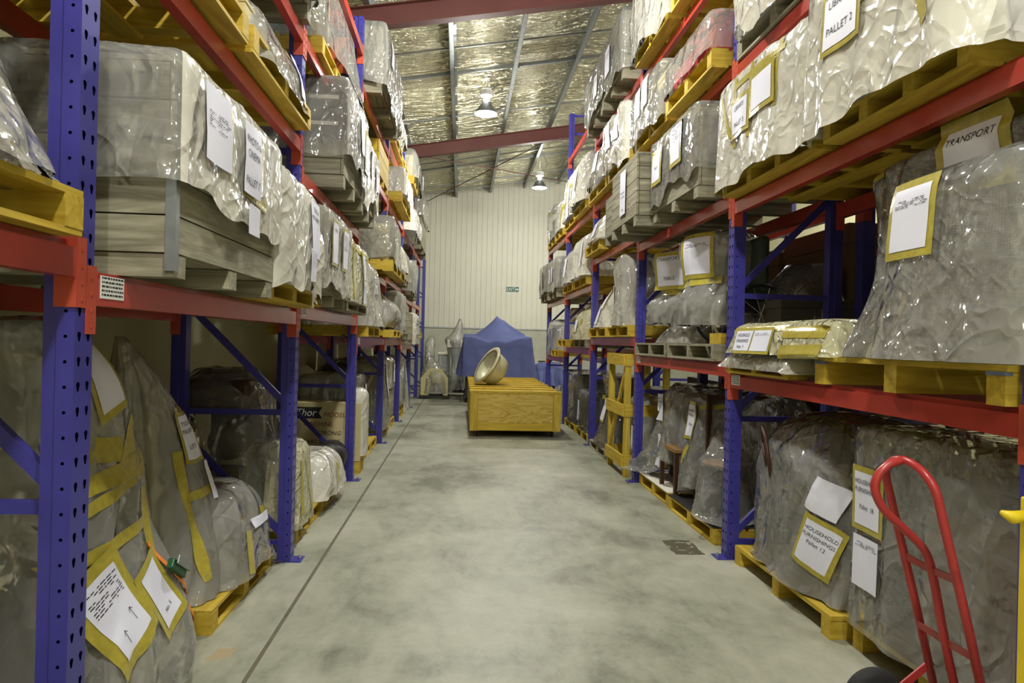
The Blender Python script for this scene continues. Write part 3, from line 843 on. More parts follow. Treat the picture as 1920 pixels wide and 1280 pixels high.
# ------------------------------------------------------------------ builders for the stored goods
def pal(side, ya, yb, z, proud, label, style='pine', depth=1.15, h=.13, n=3, board=False, group=None, bw=.09):
    """timber pallet, bearers running away from the aisle"""
    ya, yb = fit(side, ya, yb)
    loc, rz = spot(side, ya, yb, z, proud); w = yb-ya
    t = thing('pallet', label, 'pallet', loc, rz, group)
    m0, m1 = (style, {'pine': 'piney', 'old': 'oldy', 'dgrey': 'oldy'}[style])
    nb = 7; b = MB(); g = depth/nb
    for k in range(nb): b.box(-w/2, w/2, k*g+.004, k*g+g*.84, h-.02, h)
    part('deck', b, m0, t)
    b = MB()
    for k in (0, 3, 6): b.box(-w/2, w/2, k*g+.004, k*g+g*.84, 0, .018)
    part('bottom_boards', b, m0, t)
    for k in range(n):
        x = -w/2+bw/2+(w-bw)*k/(n-1)
        part('bearer', MB().box(x-bw/2, x+bw/2, .002, depth-.02, .018, h-.02), m1, t)
    if board: part('deck_sheet', MB().box(-w/2+.01, w/2-.01, -.006, depth-.02, h+.0005, h+.006), 'whiteboard', t)
    return t

def blockpal(side, ya, yb, z, proud, label, depth=1.1, h=.14, n=3, painted=False):
    """pallet seen end on: deck over blocks"""
    ya, yb = fit(side, ya, yb)
    loc, rz = spot(side, ya, yb, z, proud); w = yb-ya
    t = thing('pallet', label, 'pallet', loc, rz)
    b = MB(); nb = 6; g = depth/nb
    for k in range(nb): b.box(-w/2, w/2, k*g+.003, k*g+g*.86, h-.025, h)
    part('deck', b, 'pine', t)
    for k in range(n):
        x = -w/2+.05+(w-.1)*k/(n-1)
        bb = part('bearer', MB().box(x-.045, x+.045, .002, depth-.02, 0, h-.025), 'piney', t)
        if painted and k != 1: part('painted_end', MB().box(x-.046, x+.046, -.002, .03, h-.04, h-.024), 'bluetape', bb)
    return t

def crt(side, ya, yb, z, h, proud, label, planks=4, depth=1.0, skid=.09, mat='old', strap=False, lid=True, battens=0, group=None, nsk=3):
    """plank crate on skids"""
    ya, yb = fit(side, ya, yb)
    loc, rz = spot(side, ya, yb, z, proud); w = yb-ya
    t = thing('wooden_crate', label, 'crate', loc, rz, group)
    mx, my, mz = (mat, 'oldy', 'oldz') if mat in ('old', 'dgrey') else ('pine', 'piney', 'pinez')
    g = h/planks; z0 = skid
    def face(fn):
        b = MB()
        for k in range(planks): fn(b, z0+k*g+.003, z0+(k+1)*g-.003, random.uniform(0, .004))
        return b
    part('front_panel', face(lambda b, a, c, e: b.box(-w/2, w/2, e, .022+e, a, c)), mx, t)
    part('back_panel', face(lambda b, a, c, e: b.box(-w/2, w/2, depth-.022-e, depth-e, a, c)), mx, t)
    for s in (-1, 1):
        part('side_panel', face(lambda b, a, c, e: b.box(*sorted((s*(w/2-e), s*(w/2-.022-e))), .028, depth-.028, a, c)), my, t)
    part('floor_panel', MB().box(-w/2+.024, w/2-.024, .03, depth-.03, z0+.002, z0+.02), mx, t)
    if lid:
        b = MB(); n = 6; gg = depth/n
        for k in range(n): b.box(-w/2, w/2, k*gg+.003, (k+1)*gg-.003, z0+h, z0+h+.02)
        part('lid', b, mx, t)
    if skid:
        for k in range(nsk):
            x = -w/2+.06+(w-.12)*k/(nsk-1)
            part('skid', MB().box(x-.05, x+.05, .004, depth-.01, 0, skid-.001), my, t)
    for k in range(battens):
        x = -w/2+.05+(w-.1)*k/max(1, battens-1)
        part('batten', MB().box(x-.035, x+.035, -.02, -.001, z0+.01, z0+h-.01), mz, t)
    if strap:
        sb = MB()
        for x in (-w/2,): sb.box(x-.002, x+.03, -.004, -.0005, z0-.06, z0+h*.42).box(x-.004, x-.0005, -.003, .03, z0-.06, z0+h*.42)
        part('corner_strap', sb, 'galv', t)
    return t

def wrp(side, ya, yb, z, h, proud, label, mat='white', depth=.95, seed=1, tapes=(), papers=(), name='wrapped_bundle', cat='bundle', group=None, **kw):
    """goods wrapped tight in film; tapes and papers in metres from the bundle's middle and base"""
    m_ = kw.get('amp', .02)*1.3; ya, yb = fit(side, ya-m_, yb+m_); ya += m_; yb -= m_
    loc, rz = spot(side, ya, yb, z, proud); w = yb-ya
    t = thing(name, label, cat, loc, rz, group)
    v, f = wrap_geo(w, depth, h, seed, **kw)
    npmesh('plastic_wrap', v, f, mat, t)
    sf = surf_of(v, f)
    for a, b, tw in tapes: strip(t, sf, a, b, tw)
    for p in papers: paper(t, sf, **p)
    return t

def goods(side, ya, yb, z, proud, label, mat, h, depth=.8, v0=0, name='box', cat='box', r=.02, group=None):
    """a plain closed box of goods with a lid flap seam"""
    ya, yb = fit(side, ya, yb)
    loc, rz = spot(side, ya, yb, z, proud); w = yb-ya
    t = thing(name, label, cat, loc, rz, group)
    part('body', MB().box(-w/2, w/2, v0, v0+depth, 0, h*.86), mat, t, bevel=.006)
    part('lid', MB().box(-w/2-.004, w/2+.004, v0-.004, v0+depth+.004, h*.86+.001, h), mat, t, bevel=.006)
    return t

def cover(side, ya, yb, z, proud, label, geo, mat='clear', papers=(), tapes=(), name='plastic_cover', cat='plastic cover', group=None, front=None):
    loc, rz = spot(side, ya, yb, z, proud)
    t = thing(name, label, cat, loc, rz, group)
    v, f = geo
    npmesh('plastic_sheet', v, f, mat, t, front=front)
    sf = surf_of(v, f)
    for a, b, tw in tapes: strip(t, sf, a, b, tw)
    for p in papers: paper(t, sf, **p)
    return t

def P(cx, cz, w=.21, h=.297, lines=(), size=.035, **k): return dict(cx=cx, cz=cz, w=w, h=h, lines=lines, size=size, **k)

# ================================================================== LEFT RACK
# --- bay beside the camera
pal('L', .75, 2.06, 1.85, .06, 'yellow pine pallet in the top left corner under the cone of clear plastic')
geo = loft_geo([(.0, 0, .46, .63, .50), (.08, 0, .49, .64, .48), (.30, 0, .58, .67, .45), (.60, .0, .64, .70, .42), (.95, .0, .66, .70, .42)], seed=4, folds=.05, n=90, sq=5)
cover('L', .75, 2.06, 1.985, .07, 'tall cone of milky plastic sheet on the near yellow pallet at top left', geo, 'milky')
# things on the floor behind the near upright
pal('L', .9, 2.1, 0, -.1, 'pine pallet on the floor behind the near blue upright', depth=.8)
t = thing('drum', 'dark iron drum with a grey lid behind the near blue upright', 'drum', (-2.07, 3.42, 0), 0)
part('body', MB().lathe([(.22, .86), (.235, .87), (.235, 1.02), (.242, 1.03), (.235, 1.04), (.235, 1.2), (.22, 1.22)], 28), 'olive', t, True)
part('lid', MB().lathe([(.24, 1.22), (.24, 1.27), (.19, 1.36), (.10, 1.40), (.001, 1.41)], 28), 'dgrey', t, True)
part('stand', MB().box(-.2, .2, -.2, .2, 0, .05).box(-.2, -.14, -.2, -.14, .05, .86).box(.14, .2, -.2, -.14, .05, .86).box(-.2, -.14, .14, .2, .05, .86).box(.14, .2, .14, .2, .05, .86).box(-.22, .22, -.22, .22, .82, .86), 'old', t)
dc = flat(-.236); paper(t, lambda x, z: -math.sqrt(max(.0001, .238**2-x*x)), .06, .95, .2, .14, ['O'], .07, off=.004)
wrp('L', 1.0, 2.05, .13, .62, -.16, 'low beige plastic wrapped bundle behind the near blue upright', 'hazy', .6, 21, r=.12, amp=.04, name='wrapped_bundle')

# --- first bay, floor
geo = loft_geo([(0.0, -.02, .36, .55, .40), (.12, -.01, .35, .58, .41), (.32, -.02, .35, .52, .37), (.52, -.03, .36, .45, .31), (.72, -.08, .42, .38, .32), (.92, -.06, .44, .36, .32), (1.06, -.03, .46, .33, .30), (1.28, -.02, .50, .30, .30), (1.46, -.10, .52, .26, .26), (1.60, -.20, .54, .16, .18)], seed=11, folds=.09, n=120, sq=2.6, amp=.05, freq=4)
t = cover('L', 2.42, 3.52, .006, -.06, 'tall taped bundle of clear plastic with handwritten sheet and orange ratchet strap', geo, 'milky', name='wrapped_bundle', cat='bundle',
      papers=[P(-.24, .50, .21, .30, [], .02, rot=.42, tape=.05, rows=9, top=.03, seed=3, arrows=((-.04, -.09), (.05, -.06))),
              P(.06, .46, .15, .26, ['', '', '', '', '', 'No. 5'], .026, rot=.42, tape=.035),
              P(-.06, 1.40, .16, .30, [], .03, rot=.35, tape=.035)],
      tapes=[((-.42, .96), (.24, 1.02), .075), ((-.44, .86), (.22, .98), .05), ((.10, .48), (.14, .90), .06), ((.0, 1.0), (.2, 1.18), .09), ((-.30, 1.12), (.02, 1.08), .10), ((-.42, .70), (.1, .76), .05), ((-.46, .3), (-.2, .12), .06)])
bun_v, bun_f = geo
t = thing('ratchet_strap', 'orange webbing strap with green ratchet over the taped bundle', 'strap', (XL-.06, 2.97, .006), PI/2)
bb = MB()
sfb = surf_of(bun_v, bun_f)
path = [(.09+.40*a, .66-.55*a) for a in [k/24 for k in range(25)]]
L = []
for x, z in path:
    y = sfb(x, z); L.append((x, (y if y is not None else L[-1][1])-.012, z))
for p, q in zip(L, L[1:]): bb.bar(p, q, .03, .004, up=(.3, -1, .4))
part('webbing', bb, 'orangestrap', t)
q = L[6]
part('ratchet_body', MB().bar((q[0]-.05, q[1]-.02, q[2]+.04), (q[0]+.07, q[1]-.03, q[2]-.05), .045, .03, up=(0, -1, 0)), 'sign_green', t, bevel=.006)
part('ratchet_handle', MB().bar((q[0]-.03, q[1]-.045, q[2]+.05), (q[0]+.1, q[1]-.05, q[2]-.03), .04, .01, up=(0, -1, 0)), 'galv', t, bevel=.004)
t = thing('rolled_mat', 'pale pleated roll lying inside the foot of the taped bundle', 'roll', (-1.40, 2.62, .155), 0)
vs = []; nn = 72
for y, s in ((0, .96), (.02, 1), (.30, 1.02), (.58, 1), (.61, .95)):
    vs += [(.125*s*(1+.07*abs(math.sin(9*2*PI*k/nn)))*math.cos(2*PI*k/nn), y, .125*s*(1+.07*abs(math.sin(9*2*PI*k/nn)))*math.sin(2*PI*k/nn)) for k in range(nn)]
part('roll', MB().add(vs, [(a*nn+k, a*nn+(k+1) % nn, (a+1)*nn+(k+1) % nn, (a+1)*nn+k) for a in range(4) for k in range(nn)]+[tuple(range(nn)), tuple(4*nn+k for k in range(nn))]), 'canvas', t)
pal('L', 3.68, 4.84, 0, -.11, 'yellow pine pallet on the floor in front of the tall plastic cone', depth=1.0)
geo = loft_geo([(0, .02, .36, .48, .36), (.14, .02, .38, .44, .34), (.45, -.02, .42, .35, .29), (.8, -.06, .46, .27, .23), (1.05, -.12, .49, .19, .17), (1.25, -.19, .51, .10, .10), (1.42, -.27, .53, .02, .025)], seed=17, folds=.13, n=120, nf=(5, 8, 13, 21))
cover('L', 3.55, 4.52, .136, -.12, 'tall clear plastic cone labelled tools and machinery on the near left pallet', geo, 'milky',
      papers=[P(-.05, .86, .17, .24, ['TOOLS &', 'MACHINERY', '', 'LOT 25'], .034, tape=.02), P(.10, .60, .12, .22, [], .03)], tapes=[((-.12, 1.0), (.02, 1.01), .05), ((-.2, .1), (-.2, .8), .06), ((-.2, .55), (.1, .55), .05)])
t = thing('machine_casting', 'pale wavy machine casting upright inside the plastic cone', 'machine', (XL-.6, 4.0, .134), PI/2)
part('body', MB().lathe([(.12, 0), (.13, .1), (.07, .16), (.06, .5), (.09, .56), (.05, .62), (.08, .7), (.05, .78), (.06, .95), (.02, 1.0)], 20), 'creampaint', t, True)
part('arm', MB().tube([(0, 0, .92), (.12, 0, .86), (.17, 0, .7), (.14, 0, .55)], .02, 8), 'leather', t, True)
wrp('L', 4.02, 4.92, .14, .40, -.16, 'small clear plastic bag with paper and yellow tape beside the left upright', 'milky', .55, 33, r=.14, amp=.09, freq=4.5, taper=(.7, .7), cell=.03,
    tapes=[((-.22, .02), (-.16, .26), .09), ((.1, .3), (.36, .24), .1)], papers=[P(.08, .27, .26, .06, [], .02), P(.30, .18, .06, .14, [], .02)], name='plastic_bag', cat='plastic bag')
# dark machinery under film, deeper in the first bay
t = thing('machine_tool', 'dark machine under clear film against the cream wall', 'machine', (-1.78, 5.35, 0), 0)
part('bed', MB().box(-.30, .30, -.35, .4, .0, .16).box(-.22, .22, -.25, .3, .16, .62), 'olive', t, bevel=.03)
part('column', MB().box(-.12, .2, .0, .34, .62, 1.28), 'dark', t, bevel=.04)
part('head', MB().box(-.26, .26, -.28, .25, 1.02, 1.25), 'brown', t, bevel=.04)
part('hand_wheel', MB().tube([(-.33, .16*math.cos(k*PI/10)-.05, .98+.16*math.sin(k*PI/10)) for k in range(20)], .014, 8, True), 'dark', t, True)
part('motor', MB().lathe([(.02, 0), (.13, .02), (.14, .1), (.14, .28), (.12, .34), (.03, .36)], 22, Matrix.Translation((.1, -.3, .8)) @ Matrix.Rotation(-PI/2, 4, 'X')), 'olive', t, True)
geo = drape_geo(-0, 0, 1.7, 2.2, [('box', -.33, .33, -.4, .42, 0, .62), ('box', -.28, .28, -.3, .36, .6, 1.3), ('box', -5, -.60, -3, 3, -1, 4)], .004, 1.36, seed=3, cell=.07)
t = thing('plastic_cover', 'clear film draped over the dark machine behind the left upright', 'plastic cover', (-1.78, 5.35, 0), 0); npmesh('plastic_sheet', *geo, 'dclear', t)

# --- first bay, upper levels
y0, y1 = 2.41, 3.64
crt('L', y0, y1, 1.77, .655, .17, 'large grey plank crate wrapped in film marked photo and cinema', 5, 1.1, .08, 'old', strap=True)
w_ = y1-y0
geo = wrap_geo(w_+.05, 1.16, .46, 42, r=.03, amp=.02, freq=4.5, ragged=.05, cell=.035, folds=.01)
cover('L', y0, y1, 2.085, .195, 'film hood taped over the photo and cinema crate', geo, 'clear', front='white',  # one clear sheet; its front is whitened for the aisle light
      papers=[P(-.36, .27, .26, .28, ['', '', ''], .012, rows=7, top=.12, seed=5), P(.04, .25, .24, .30, ['PHOTO &', 'CINEMA', '', 'PALLET 7'], .046, top=.16),
              P(.10, .0, .16, .13, [], .02)], tapes=[((-.22, .14), (-.2, .40), .03), ((-.05, .12), (.3, .09), .05), ((.2, .15), (.24, .36), .03)], name='plastic_hood')
pal('L', 3.68, 4.80, 1.77, .14, 'yellow pine pallet beneath the white tools and machinery bundle', h=.11, bw=.1)
wrp('L', 3.68, 4.70, 1.882, .58, .16, 'white film bundle with printed sheet beside the photo and cinema crate', 'white', .95, 51, r=.06, amp=.06, freq=4, taper=(.93, .95), ragged=.10, folds=.025, cell=.04,
    papers=[P(.17, .36, .26, .34, ['TOOLS &', 'MACHINERY 2'], .04, top=.1), P(.13, .13, .24, .20, [], .012, rows=14, top=.02, seed=9)])
pal('L', 2.2, 3.38, 2.975, .10, 'yellow pine pallet on the upper left beam, nearer of the pair', h=.135)
pal('L', 3.46, 4.74, 2.975, .10, 'yellow pine pallet on the upper left beam carrying clear plastic', h=.135)
geo = loft_geo([(-.10, .02, .52, .64, .56), (.02, 0, .52, .63, .54), (.14, 0, .52, .58, .50), (.26, 0, .52, .48, .42), (.30, 0, .52, .3, .25)], seed=23, folds=.035, n=90, sq=5, amp=.035, freq=4)
cover('L', 3.46, 4.74, 3.112, .11, 'clear crinkled plastic over small boxes on the upper left pallet', geo, 'hazy', papers=[P(.33, .08, .22, .26, [], .015, rows=5, top=.1)], tapes=[((.18, .2), (.55, .1), .05)])
goods('L', 3.56, 4.5, 3.112, .02, 'low pale carton under crinkled plastic on the upper left pallet', 'cartonpale', .18)
crt('L', 3.75, 4.9, 3.74, .5, .06, 'grey crate at the top edge of the picture on the left rack', 4, 1.0, .1)
wrp('L', 3.72, 4.95, 3.86, .52, .09, 'torn film hanging off the grey crate at the top of the left rack', 'milky', 1.08, 61, r=.04, amp=.03, ragged=.06, name='plastic_hood', cat='plastic cover')

# --- second bay
crt('L', 4.99, 6.10, 1.815, .60, .13, 'grey plank crate with two pages taped on, next to the white bundle', 4, 1.05, .08, 'old')
geo = wrap_geo(1.17, 1.1, .56, 71, r=.03, amp=.02, freq=4, ragged=.06, cell=.04, flare=.01)
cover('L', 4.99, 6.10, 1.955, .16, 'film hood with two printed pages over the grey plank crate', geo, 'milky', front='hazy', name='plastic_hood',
      papers=[P(-.28, .33, .21, .3, ['TOOLS'], .035, tape=.02, rows=0), P(.16, .33, .21, .3, [], .02, tape=.02, rows=12, top=.05, seed=12)])
pal('L', 6.14, 7.42, 1.815, .14, 'grey pallet under the yellow taped cream bundle', 'old', h=.085)
wrp('L', 6.2, 7.34, 1.902, .57, .15, 'cream film bundle crossed with yellow tape and two pages', 'cream', .95, 81, r=.05, amp=.03, taper=(.97, .97),
    tapes=[((-.5, .02), (-.5, .5), .05), ((.02, .52), (.3, .05), .05), ((-.5, .5), (.5, .5), .05), ((.1, .02), (.12, .5), .05)],
    papers=[P(.1, .36, .2, .24, [], .02, tape=.03, rows=9, top=.05), P(.1, .12, .2, .22, [], .02, tape=.02, rows=5, top=.1)])
# upper: dark cartons under film on skids
crt('L', 5.52, 6.62, 2.77, .26, .19, 'grey crate base carrying the dark film wrapped cartons', 2, 1.05, .10, 'old')
goods('L', 5.56, 6.58, 3.152, .17, 'dark carton stack taped with pale strips, wrapped in film', 'greybox', .44, .9)
t = [o for o in bpy.data.objects if o.get('label', '').startswith('dark carton stack')][0]
for z in (.12, .33): part('tape', MB().box(-.5125, -.511, .04, .42, z, z+.03), 'whiteboard', t)
geo = wrap_geo(1.15, 1.12, .61, 91, r=.03, amp=.018, freq=4, ragged=.10, cell=.04, flare=.02)
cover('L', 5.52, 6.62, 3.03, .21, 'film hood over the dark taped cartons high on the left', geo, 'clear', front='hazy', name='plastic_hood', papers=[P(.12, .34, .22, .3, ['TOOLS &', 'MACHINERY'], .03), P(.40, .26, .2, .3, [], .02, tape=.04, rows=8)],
      tapes=[((.3, .5), (.52, .02), .05)])
crt('L', 6.68, 7.62, 2.77, .62, .17, 'grey crate under pale torn film high on the left rack', 4, 1.05, .10, 'old')
geo = wrap_geo(1.0, 1.12, .57, 95, r=.03, amp=.02, freq=4, ragged=.14, cell=.04)
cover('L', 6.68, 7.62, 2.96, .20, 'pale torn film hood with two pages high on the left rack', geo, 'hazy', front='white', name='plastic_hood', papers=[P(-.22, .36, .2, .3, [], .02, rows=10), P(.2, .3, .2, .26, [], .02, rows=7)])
pal('L', 5.3, 6.48, 3.74, .05, 'yellow pallet under the framed panels', h=.13)
pal('L', 6.55, 7.65, 3.74, .05, 'yellow pallet under the orange panel in clear film', h=.13)
def framed(side, y, z, label, mat, w, h, tilt, proud):
    loc, rz = spot(side, y, y, z, proud); t = thing('framed_panel', label, 'panel', loc, 0); t.rotation_euler = (0, tilt, 0)
    part('frame', MB().box(0, .06, -.02, .02, 0, h).box(-w+.02, -w+.08, -.02, .02, 0, h).box(-w+.08, 0, -.02, .02, 0, .05).box(-w+.08, 0, -.02, .02, h-.05, h), 'pinez', t)
    part('panel', MB().box(-w+.08, 0, -.008, .008, .05, h-.05), mat, t)
framed('L', 5.62, 3.90, 'grey green framed panel standing on the top left pallet', 'skyboard', .9, .62, 0, -.1)
framed('L', 5.95, 3.90, 'pale blue framed panel leaning behind the first one', 'skyboard', .9, .62, 0, -.1)
t = thing('framed_panel', 'orange painted panel standing by the navy box in clear film', 'panel', (-1.5, 6.9, 3.872), 0); part('panel', MB().box(-.4, .32, -.02, .02, .32, .68), 'orangeboard', t); part('frame', MB().box(-.42, .34, -.021, .021, .0, .32), 'navy', t)
goods('L', 7.0, 7.5, 3.872, -.02, 'small navy box beside the orange panel in clear film', 'navy', .42, .6)
geo = loft_geo([(0, 0, .55, 1.14, .6), (.2, -.05, .55, 1.10, .56), (.45, -.1, .55, 1.06, .53), (.68, -.2, .55, .9, .5), (.72, -.3, .55, .6, .4)], seed=29, folds=.03, n=90, sq=6, amp=.03)
cover('L', 5.35, 7.65, 3.878, .06, 'clear film over the framed panels at the top of the left rack', geo, 'clear')

# --- second bay, floor
pal('L', 5.28, 6.36, 0, -.06, 'pine pallet on the floor under the yellow taped parcel', h=.13, depth=.58)
pal('L', 6.42, 7.52, 0, -.06, 'pine pallet on the floor under the white bag', h=.13, depth=.58)
wrp('L', 5.2, 5.62, .134, .58, -.05, 'yellowed film parcel standing behind the second upright', 'cream', .6, 101, r=.04, amp=.045, freq=4.5, cell=.03, taper=(.85, .85), tapes=[((-.16, .1), (-.14, .5), .05), ((0, .5), (.14, .05), .04)])
wrp('L', 6.15, 7.0, .134, .27, -.05, 'crumpled white bag on the floor pallet beyond the second upright', 'white', .42, 103, r=.10, amp=.08, freq=5, cell=.028, taper=(.75, .75), tapes=[((-.1, .1), (.05, .24), .07)], name='plastic_bag', cat='plastic bag')
geo = loft_geo([(0, .05, .40, .56, .34), (.2, -.05, .41, .48, .30), (.5, -.22, .44, .32, .24), (.75, -.38, .47, .17, .15), (.86, -.44, .48, .06, .07)], seed=37, folds=.10, n=110)
cover('L', 5.85, 7.25, .14, -.12, 'sloping clear sheet over a white panel beside the printed carton', geo, 'hazy')
t = thing('printed_carton', 'pale carton printed in red and black behind the third upright', 'carton', (-1.66, 8.02, 0), 0)
part('body', MB().box(-.5, .52, 0, .3, .14, .82), 'cartonpale', t, bevel=.006)
pr = MB().add([(-.28, -.003, .765), (.08, -.003, .765), (.04, -.003, .70), (.08, -.003, .635), (-.28, -.003, .635), (-.24, -.003, .70)], [(0, 1, 2, 3, 4, 5)])
part('printed_banner', pr, 'ink', t)
def flattext(name, body, x, z, size, mat, parent, y=-.004, shear=0, sx=1):
    tv, tf = text_geo(body); return npmesh(name, [(x+(a*sx+b*shear)*size, y, z+b*size) for a, b in tv], tf, mat, parent, smooth=False)
flattext('printed_text', 'Thor', -.11, .662, .12, 'signwhite', t, -.005, .25, .95)
flattext('printed_text', 'MODEL', .22, .655, .075, 'signink', t, shear=.2)
flattext('printed_text', 'MACHINE', .04, .545, .075, 'signink', t)
flattext('printed_text', 'STRONG', .16, .445, .068, 'ink', t, shear=.2)
flattext('printed_text', 'YEARS SERVICE', .06, .345, .068, 'ink', t, shear=.15)
part('pallet_base', MB().box(-.5, .52, 0, .3, 0, .135), 'pine', t)
t = thing('motor', 'dark grey round motor in front of the printed carton', 'motor', (-1.36, 7.18, .134), 0)
part('body', MB().lathe([(.02, 0), (.15, .02), (.17, .08), (.17, .3), (.14, .36), (.03, .38)], 26, Matrix.Translation((0, 0, .17)) @ Matrix.Rotation(-PI/2, 4, 'X')), 'dark', t, True)
part('foot', MB().box(-.14, .14, .06, .3, 0, .03), 'dark', t)
t = thing('machine_tool', 'dark dome topped machine above the printed carton', 'machine', (-2.0, 8.72, 0), 0)
part('body', MB().box(-.2, .35, -.2, .35, 0, .86), 'dark', t, bevel=.03); part('dome', MB().lathe([(.22, .86), (.22, 1.0), (.18, 1.14), (.08, 1.22), (.001, 1.24)], 24), 'canvas', t, True)

# --- third bay (8 to 10.4 m)
pal('L', 7.86, 8.96, 0, -.06, 'pine pallet under the grey film wrapped cabinet'); pal('L', 9.05, 10.25, 0, -.06, 'pine pallet with a small white block beyond the grey cabinet')
wrp('L', 8.3, 9.0, .134, .98, -.05, 'tall grey cabinet in film beside the third left upright', 'milky', .75, 111, r=.05, amp=.02, taper=(.9, .9), folds=.02, papers=[P(.2, .72, .2, .26, [], .02, rows=6, tape=.02)])
goods('L', 8.36, 8.94, .134, -.1, 'grey steel cabinet inside the film by the third left upright', 'galv', .88, .3, name='cabinet', cat='cabinet')
wrp('L', 8.06, 8.36, .2, .75, .03, 'pale oval bag hanging beside the third left upright', 'white', .16, 113, r=.15, amp=.03, name='plastic_bag', cat='plastic bag')
for k, (yy, zz, r_) in enumerate(((9.35, .134, .24), (9.95, .134, .22))):
    t = thing('round_machine', ('dark round machine head behind the grey cabinet', 'dark ribbed machine head beyond the grey cabinet')[k], 'machine', (-1.72, yy, 0), 0)
    part('body', MB().lathe([(r_, zz), (r_, .75), (r_*1.1, .8), (r_, 1.1), (r_*.5, 1.2), (.001, 1.22)], 24), 'dark', t, True)
    part('collar', MB().lathe([(r_*1.12, .5), (r_*1.16, .53), (r_*1.12, .56)], 24), 'galv', t, True)
pal('L', 7.84, 8.95, 1.59, .10, 'pine pallet under the tall pale film bag, second level', h=.12)
wrp('L', 7.84, 8.8, 1.714, .72, .12, 'tall pale film bag on the second level beside the cream bundle', 'hazy', .8, 121, r=.12, amp=.05, taper=(.8, .8), flare=.03, folds=.02)
pal('L', 9.1, 10.22, 1.59, .26, 'short yellow pallet end sticking out under the big tied bag', h=.10)
geo = loft_geo([(0, 0, .45, .66, .50), (.12, 0, .45, .74, .56), (.30, .02, .45, .70, .52), (.42, .10, .45, .50, .36), (.50, .2, .38, .25, .2), (.54, .26, .3, .1, .08)], seed=41, folds=.10, n=120, amp=.07, freq=4)
cover('L', 9.0, 10.35, 1.694, .22, 'large tied clear bag bulging out of the second level on the left', geo, 'hazy', name='plastic_bag', cat='plastic bag')
pal('L', 9.05, 10.3, 2.46, .24, 'yellow pallet under the beige wrapped carton', h=.15)
goods('L', 9.14, 10.14, 2.612, .17, 'beige carton in film on the yellow pallet beyond the second upright', 'cartonpale', .48, .8)
wrp('L', 9.08, 10.2, 2.612, .56, .22, 'clear film wrap around the beige carton on the left rack', 'milky', .92, 131, r=.04, amp=.03, ragged=.08, flare=.03, name='plastic_hood', cat='plastic cover')
pal('L', 7.95, 9.0, 3.68, .05, 'yellow pallet in shade below the topmost wrapped crate'); crt('L', 9.1, 10.25, 3.68, .42, .02, 'yellow plywood case in shade below the topmost wrapped crate', 3, .95, .08, 'pine')
crt('L', 7.95, 9.85, 4.40, .62, .17, 'grey crate on the highest left beam under bright film', 4, 1.05, .12, 'old')
geo = wrap_geo(1.94, 1.1, .74, 141, r=.05, amp=.035, freq=3.5, ragged=.1, cell=.05)
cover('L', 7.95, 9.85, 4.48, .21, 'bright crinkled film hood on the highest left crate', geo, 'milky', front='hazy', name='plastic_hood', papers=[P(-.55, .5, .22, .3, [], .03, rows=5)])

# --- fourth bay (10.4 to 13.2)
pal('L', 10.62, 11.7, 0, -.06, 'pine pallet under the mustard machine'); pal('L', 11.85, 12.9, 0, -.06, 'pine pallet stacked low beyond the mustard machine')
t = thing('machine_tool', 'mustard yellow machine cabinet with round black dial', 'machine', (-1.62, 11.0, .132), 0)
part('body', MB().box(-.34, .34, 0, .6, .35, 1.05), 'yelpaint', t, bevel=.02); part('plinth', MB().box(-.32, .32, .02, .58, 0, .35), 'dark', t)
part('dial', MB().lathe([(.1, 0), (.1, .05), (.07, .06), (.06, .05), (.001, .045)], 24, Matrix.Translation((-.05, -.001, .9)) @ Matrix.Rotation(PI/2, 4, 'X')), 'dark', t, True)
wrp('L', 10.68, 11.7, .136, 1.08, -.04, 'clear film over the mustard machine on the left floor', 'milky', .95, 151, r=.06, amp=.03, taper=(.85, .85), folds=.03, papers=[P(.25, .9, .2, .28, [], .02, rows=6, tape=.03), P(.25, .62, .2, .28, [], .02, rows=4, tape=.02)], name='plastic_hood', cat='plastic cover')
crt('L', 11.95, 12.85, .132, .5, -.08, 'small grey slatted crate on the low pallet', 4, .7, .05, 'old')
wrp('L', 12.0, 12.8, .70, .5, -.1, 'white film parcel with page on top of the small slatted crate', 'white', .6, 153, r=.08, amp=.04, papers=[P(.05, .25, .25, .32, [], .02, rows=5, tape=.03)])
crt('L', 10.62, 11.72, 1.57, .56, .16, 'grey crate in film on the second level, beyond the tied bag', 4, 1.0, .09, 'old')
wrp('L', 10.60, 11.74, 1.72, .56, .18, 'film around the grey crate beyond the tied bag', 'milky', 1.04, 161, r=.03, amp=.03, ragged=.1, name='plastic_hood', cat='plastic cover')
crt('L', 11.85, 12.95, 1.57, .50, .16, 'grey crate in film on the second level, next one along', 4, 1.0, .09, 'old')
pal('L', 10.7, 11.85, 2.535, .16, 'pine pallet beneath the small white hood on the left'); wrp('L', 10.8, 11.8, 2.667, .42, .18, 'white hooded parcel above the grey crates on the left', 'white', .8, 163, r=.1, amp=.05, taper=(.8, .8))
crt('L', 11.95, 13.0, 2.535, .45, .14, 'grey crate beside the white hooded parcel', 4, 1.0, .09, 'old')
pal('L', 10.75, 12.6, 3.715, .18, 'yellow pallet under the white wrapped box high on the left', h=.16)
wrp('L', 10.8, 12.5, 3.877, .38, .20, 'white film box on a yellow pallet high on the left rack', 'white', .95, 171, r=.05, amp=.03, ragged=.08)
pal('L', 10.6, 11.75, 4.58, .08, 'yellow pallet on the highest left beam beyond the bright hood', h=.14); pal('L', 11.85, 13.0, 4.58, .08, 'yellow pallet on the highest left beam near the far roof beam', h=.14)
wrp('L', 10.65, 11.6, 4.722, .3, .1, 'small white bag on the highest left beam', 'white', .8, 173, r=.12, amp=.06, name='plastic_bag', cat='plastic bag')

